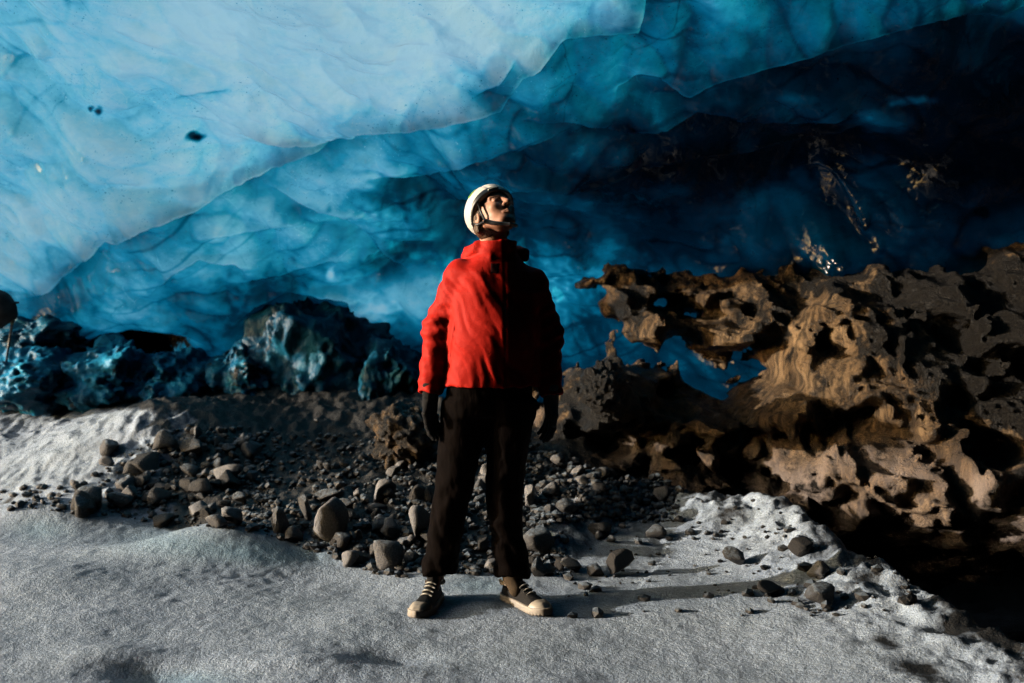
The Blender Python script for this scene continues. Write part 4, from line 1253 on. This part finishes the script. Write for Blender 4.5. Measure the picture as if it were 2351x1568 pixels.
def build_stones():
    sm, pm = stone_material(), pale_stone_material()
    bm_ = simple('black_stone', (.016, .015, .015), .55, (24, .6, .02), .4, (18, (.045, .04, .036)))
    protos = {}
    for k in range(9):
        co, fc = stone_mesh(k, 3, 8 + k % 5, .14 + .03 * (k % 3))
        for key, mt in ((0, sm), (1, pm), (-1, bm_)):
            o = mesh_from('stone', co, fc, mt); protos[(k, key)] = o.data
            bpy.data.objects.remove(o)
    rg = np.random.default_rng(5)

    def place(u, v, w, h, key, label, group, sunk=.2):
        x, y, z = to_ground(u, v + h * .42)
        me = protos[(int(rg.integers(9)), key)]
        o = bpy.data.objects.new('stone', me); COL.objects.link(o)
        sx = w * y / F / 2 * 1.12; sz = h * y / F / 2 * 1.15
        sy = (sx + sz) * .5 * rg.uniform(.8, 1.1)
        o.scale = (sx, sy, sz)
        o.rotation_euler = (rg.uniform(-.25, .25), rg.uniform(-.3, .3), rg.uniform(-.5, .5) + (PI if rg.random() < .5 else 0))
        o.location = (x, y + sy * .4, z + sz * (1 - sunk) - .1 * sz)
        tag(o, label, 'stone', group)

    for u, v, w, h, key, label in STONES:
        place(u, v, w, h, key, label, 'stones on the cave floor', .12)
    for n, (u0, u1, v0, v1), test, (s0, s1), group, label, pale in ZONES:
        c = 0; tries = 0
        while c < n and tries < 4000:
            tries += 1
            u, v = rg.uniform(u0, u1), rg.uniform(v0, v1)
            if not test(u, v): continue
            w = s0 + (s1 - s0) * rg.random() ** 1.8
            place(u, v, w, w * rg.uniform(.5, .95), 1 if rg.random() < pale else (-1 if rg.random() < .3 else 0), label, group)
            c += 1
    # clump of frozen dirt standing on the rubble beside the trouser leg
    for u, v, w, h, y, lab in ((930, 1000, 130, 110, 6.3, 'brown clump of frozen dirt beside the left glove'), (1385, 895, 84, 92, 6.05, 'black rounded clump of dirt in front of the dirt bank')):
        bm = bmesh.new(); bmesh.ops.create_icosphere(bm, subdivisions=6, radius=1)
        co = np.array([q.co[:] for q in bm.verts]); fc = np.array([[q.index for q in f.verts] for f in bm.faces]); bm.free()
        n_ = co.copy()
        r = 1 + .45 * noise3(n_[:, 0] * 1.7 + u, n_[:, 1] * 1.7, n_[:, 2] * 1.7) + .34 * np.abs(noise3(n_[:, 0] * 3.1 + u, n_[:, 1] * 3.1, n_[:, 2] * 3.1)) + .05 * fbm(n_[:, 0] * 6 + u, n_[:, 1] * 6, n_[:, 2] * 6, 3)
        co = co * r[:, None] * np.array([w * y / F / 2, .2, h * y / F / 2]) * 1.1
        o = mesh_from('dirt_clump', co, fc, bpy.data.materials['frozen_dirt'], attrs={'dark': np.full(len(co), .28 if u < 1000 else .6), 'frost': np.zeros(len(co))})
        o.location = (X(u, y), y, Z(v, y)); tag(o, lab, 'dirt clump')
    # loose gravel no one could count
    pts = []
    for u0, u1, v0, v1, n in ((0, 640, 985, 1215, 900), (560, 1000, 1000, 1325, 1000), (980, 1300, 1000, 1320, 1100), (1195, 1560, 1030, 1200, 800), (1300, 2100, 1150, 1420, 170)):
        for _ in range(n):
            pts.append((rg.uniform(u0, u1), rg.uniform(v0, v1)))
    V, Fq, off = [], [], 0
    ico = [stone_mesh(50 + k, 1 if k < 6 else 2, 3, .2) for k in range(6)]
    yy = np.arange(2.9, 8.2, .012)
    for u, v in pts:
        if u < 600 and v < 1190 - .62 * (u - 60) and v < 1120: continue
        if 590 < u < 1000 and v > 1225 + .36 * (u - 600): continue
        if u < 600 and v > 1170 + .10 * (u - 60): continue
        zr = H + (V0 - v) * yy / F; g = ground_z(X(u, yy), yy); k = np.argmax(zr <= g)
        x, y, z = X(u, yy[k]), yy[k], g[k]
        co, fc = ico[int(rg.integers(6))]
        s = .008 + .026 * rg.random() ** 2.2
        a = rg.uniform(0, 2 * PI); c_, s_ = math.cos(a), math.sin(a)
        q = co * s * np.array([1.2, .9, .7])
        q = np.stack([q[:, 0] * c_ - q[:, 1] * s_, q[:, 0] * s_ + q[:, 1] * c_, q[:, 2]], 1) + (x, y, z + s * .35)
        V.append(q); Fq.append(fc + off); off += len(co)
    o = mesh_from('gravel', np.vstack(V), np.vstack(Fq), stone_material('gravel', .42), smooth=False)
    tag(o, 'dark loose gravel and grit between the stones', kind='stuff')


def build_boulders():
    mid = boulder_material('boulder_ice', 1.3, .56); dark = boulder_material('dark_boulder_ice', .5, .60); grit = boulder_material('gritty_boulder_ice', .7, .50)
    mats = [mid, mid, dark, mid, grit, dark, dark]
    for k, (u, v, w, h, y, lab) in enumerate([
            (40, 885, 230, 150, 7.55, 'rounded blue ice boulder at the left edge below the bag'),
            (225, 890, 250, 190, 7.65, 'blue ice boulder with white streaks beside the left edge boulder'),
            (80, 775, 190, 110, 8.0, 'dark teal ice lump behind the left edge boulder'),
            (395, 885, 190, 150, 7.75, 'crusted blue ice boulder right of the streaked boulder'),
            (540, 880, 180, 170, 7.75, 'gritty blue ice boulder below the wide hollow'),
            (700, 850, 330, 340, 7.75, 'largest dark blue ice boulder left of the person'),
            (880, 900, 170, 220, 7.6, 'dark ice boulder between the person and the largest boulder')]):
        bm = bmesh.new(); bmesh.ops.create_icosphere(bm, subdivisions=6, radius=1)
        co = np.array([q.co[:] for q in bm.verts]); fc = np.array([[q.index for q in f.verts] for f in bm.faces]); bm.free()
        n = co.copy(); rg = np.random.default_rng(k + 60)
        r = 1 + .34 * noise3(n[:, 0] * 1.5 + k * 5, n[:, 1] * 1.5, n[:, 2] * 1.5) - .16 * np.abs(noise3(n[:, 0] * 2.6 + k, n[:, 1] * 2.6, n[:, 2] * 2.6)) + .14 * ridged(n[:, 0] * 4.2 + k, n[:, 1] * 4.2, n[:, 2] * 4.2, 2) * sstep(-.1, .4, noise3(n[:, 0] * 2 + 5 * k, n[:, 1] * 2, n[:, 2] * 2 + 3)) + .035 * fbm(n[:, 0] * 7, n[:, 1] * 7 + k, n[:, 2] * 7, 3)
        co = co * r[:, None] * np.array([w * y / F / 2, .42, h * y / F / 2]) * 1.05
        o = mesh_from('ice_boulder', co, fc, mats[k])
        o.location = (X(u, y), y + .34, Z(v, y))
        tag(o, lab, 'ice boulder', 'ice boulders at the foot of the wall')


def build_pole():
    y = 7.35
    bl = simple('black_nylon', (.008, .008, .009), .7, (40, .5, .01), .2)
    a = (X(29, y), y, Z(735, y)); b = (X(14, y), y, Z(832, y))
    v, f = tube([a, b], [.010, .008], 8)
    p = mesh_from('pole', v, f, simple('dark_pole', (.01, .01, .01), .4))
    tag(p, 'thin dark pole standing on the ice boulder at the left edge', 'pole')
    v, f = tube([(a[0] - .004, y - .004, a[2] - .035), (a[0] + .001, y, a[2] - .005), (a[0] + .004, y, a[2] + .03)], [.010, .016, .010], 8)
    mesh_from('pole_clip', v, f, simple('brass_clip', (.42, .30, .14), .4), p)
    cx, cz = X(-14, y), Z(710, y)
    st = .012
    ax = [np.arange(-.24, .24, st), np.arange(-.16, .16, st), np.arange(-.24, .24, st)]
    P = np.meshgrid(*ax, indexing='ij')
    d = ell(P, (0, 0, 0), (.155, .10, .148))
    d = smin(d, ell(P, (.07, 0, -.03), (.10, .08, .075)), .03)
    d = smin(d, cap(P, (.02, -.0, .09), (.125, -.01, .01), .04, .03), .03)
    d = d + .010 * noise3(P[0] * 14, P[1] * 14, P[2] * 14)
    V, Fc = surface_nets(d.astype(np.float32), *ax)
    o = mesh_from('bag', V + (cx, y, cz), Fc, bl)
    tag(o, 'black rounded bag hung on the pole, cut off by the left edge', 'bag')
    hx = cx + .10
    v, f = tube([(hx, y - .03, cz + .06), (hx + .03, y - .045, cz + .0), (hx + .035, y - .03, cz - .07), (a[0], y - .005, a[2] + .02)], .006, 6)
    mesh_from('strap', v, f, bl, o)
    v, f = tube([(cx + .15, y, cz + .045), (cx + .185, y - .005, cz + .05)], [.012, .008], 8)
    mesh_from('buckle', v, f, bl, o)
import time as _t
_t0 = _t.time()
def lap(s): print('LAP', s, round(_t.time() - _t0, 1))
lights_camera()
build_ice(); lap('ice')
build_ground(); lap('ground')
build_sun_block_hill()
build_dirt_bank(); build_fill_block_wall(); lap('bank')
if 'build_stones' in globals(): build_stones(); lap('stones')
if 'build_boulders' in globals(): build_boulders(); lap('boulders')
if 'build_person' in globals(): build_person(); lap('person')
if 'build_pole' in globals(): build_pole(); lap('pole')
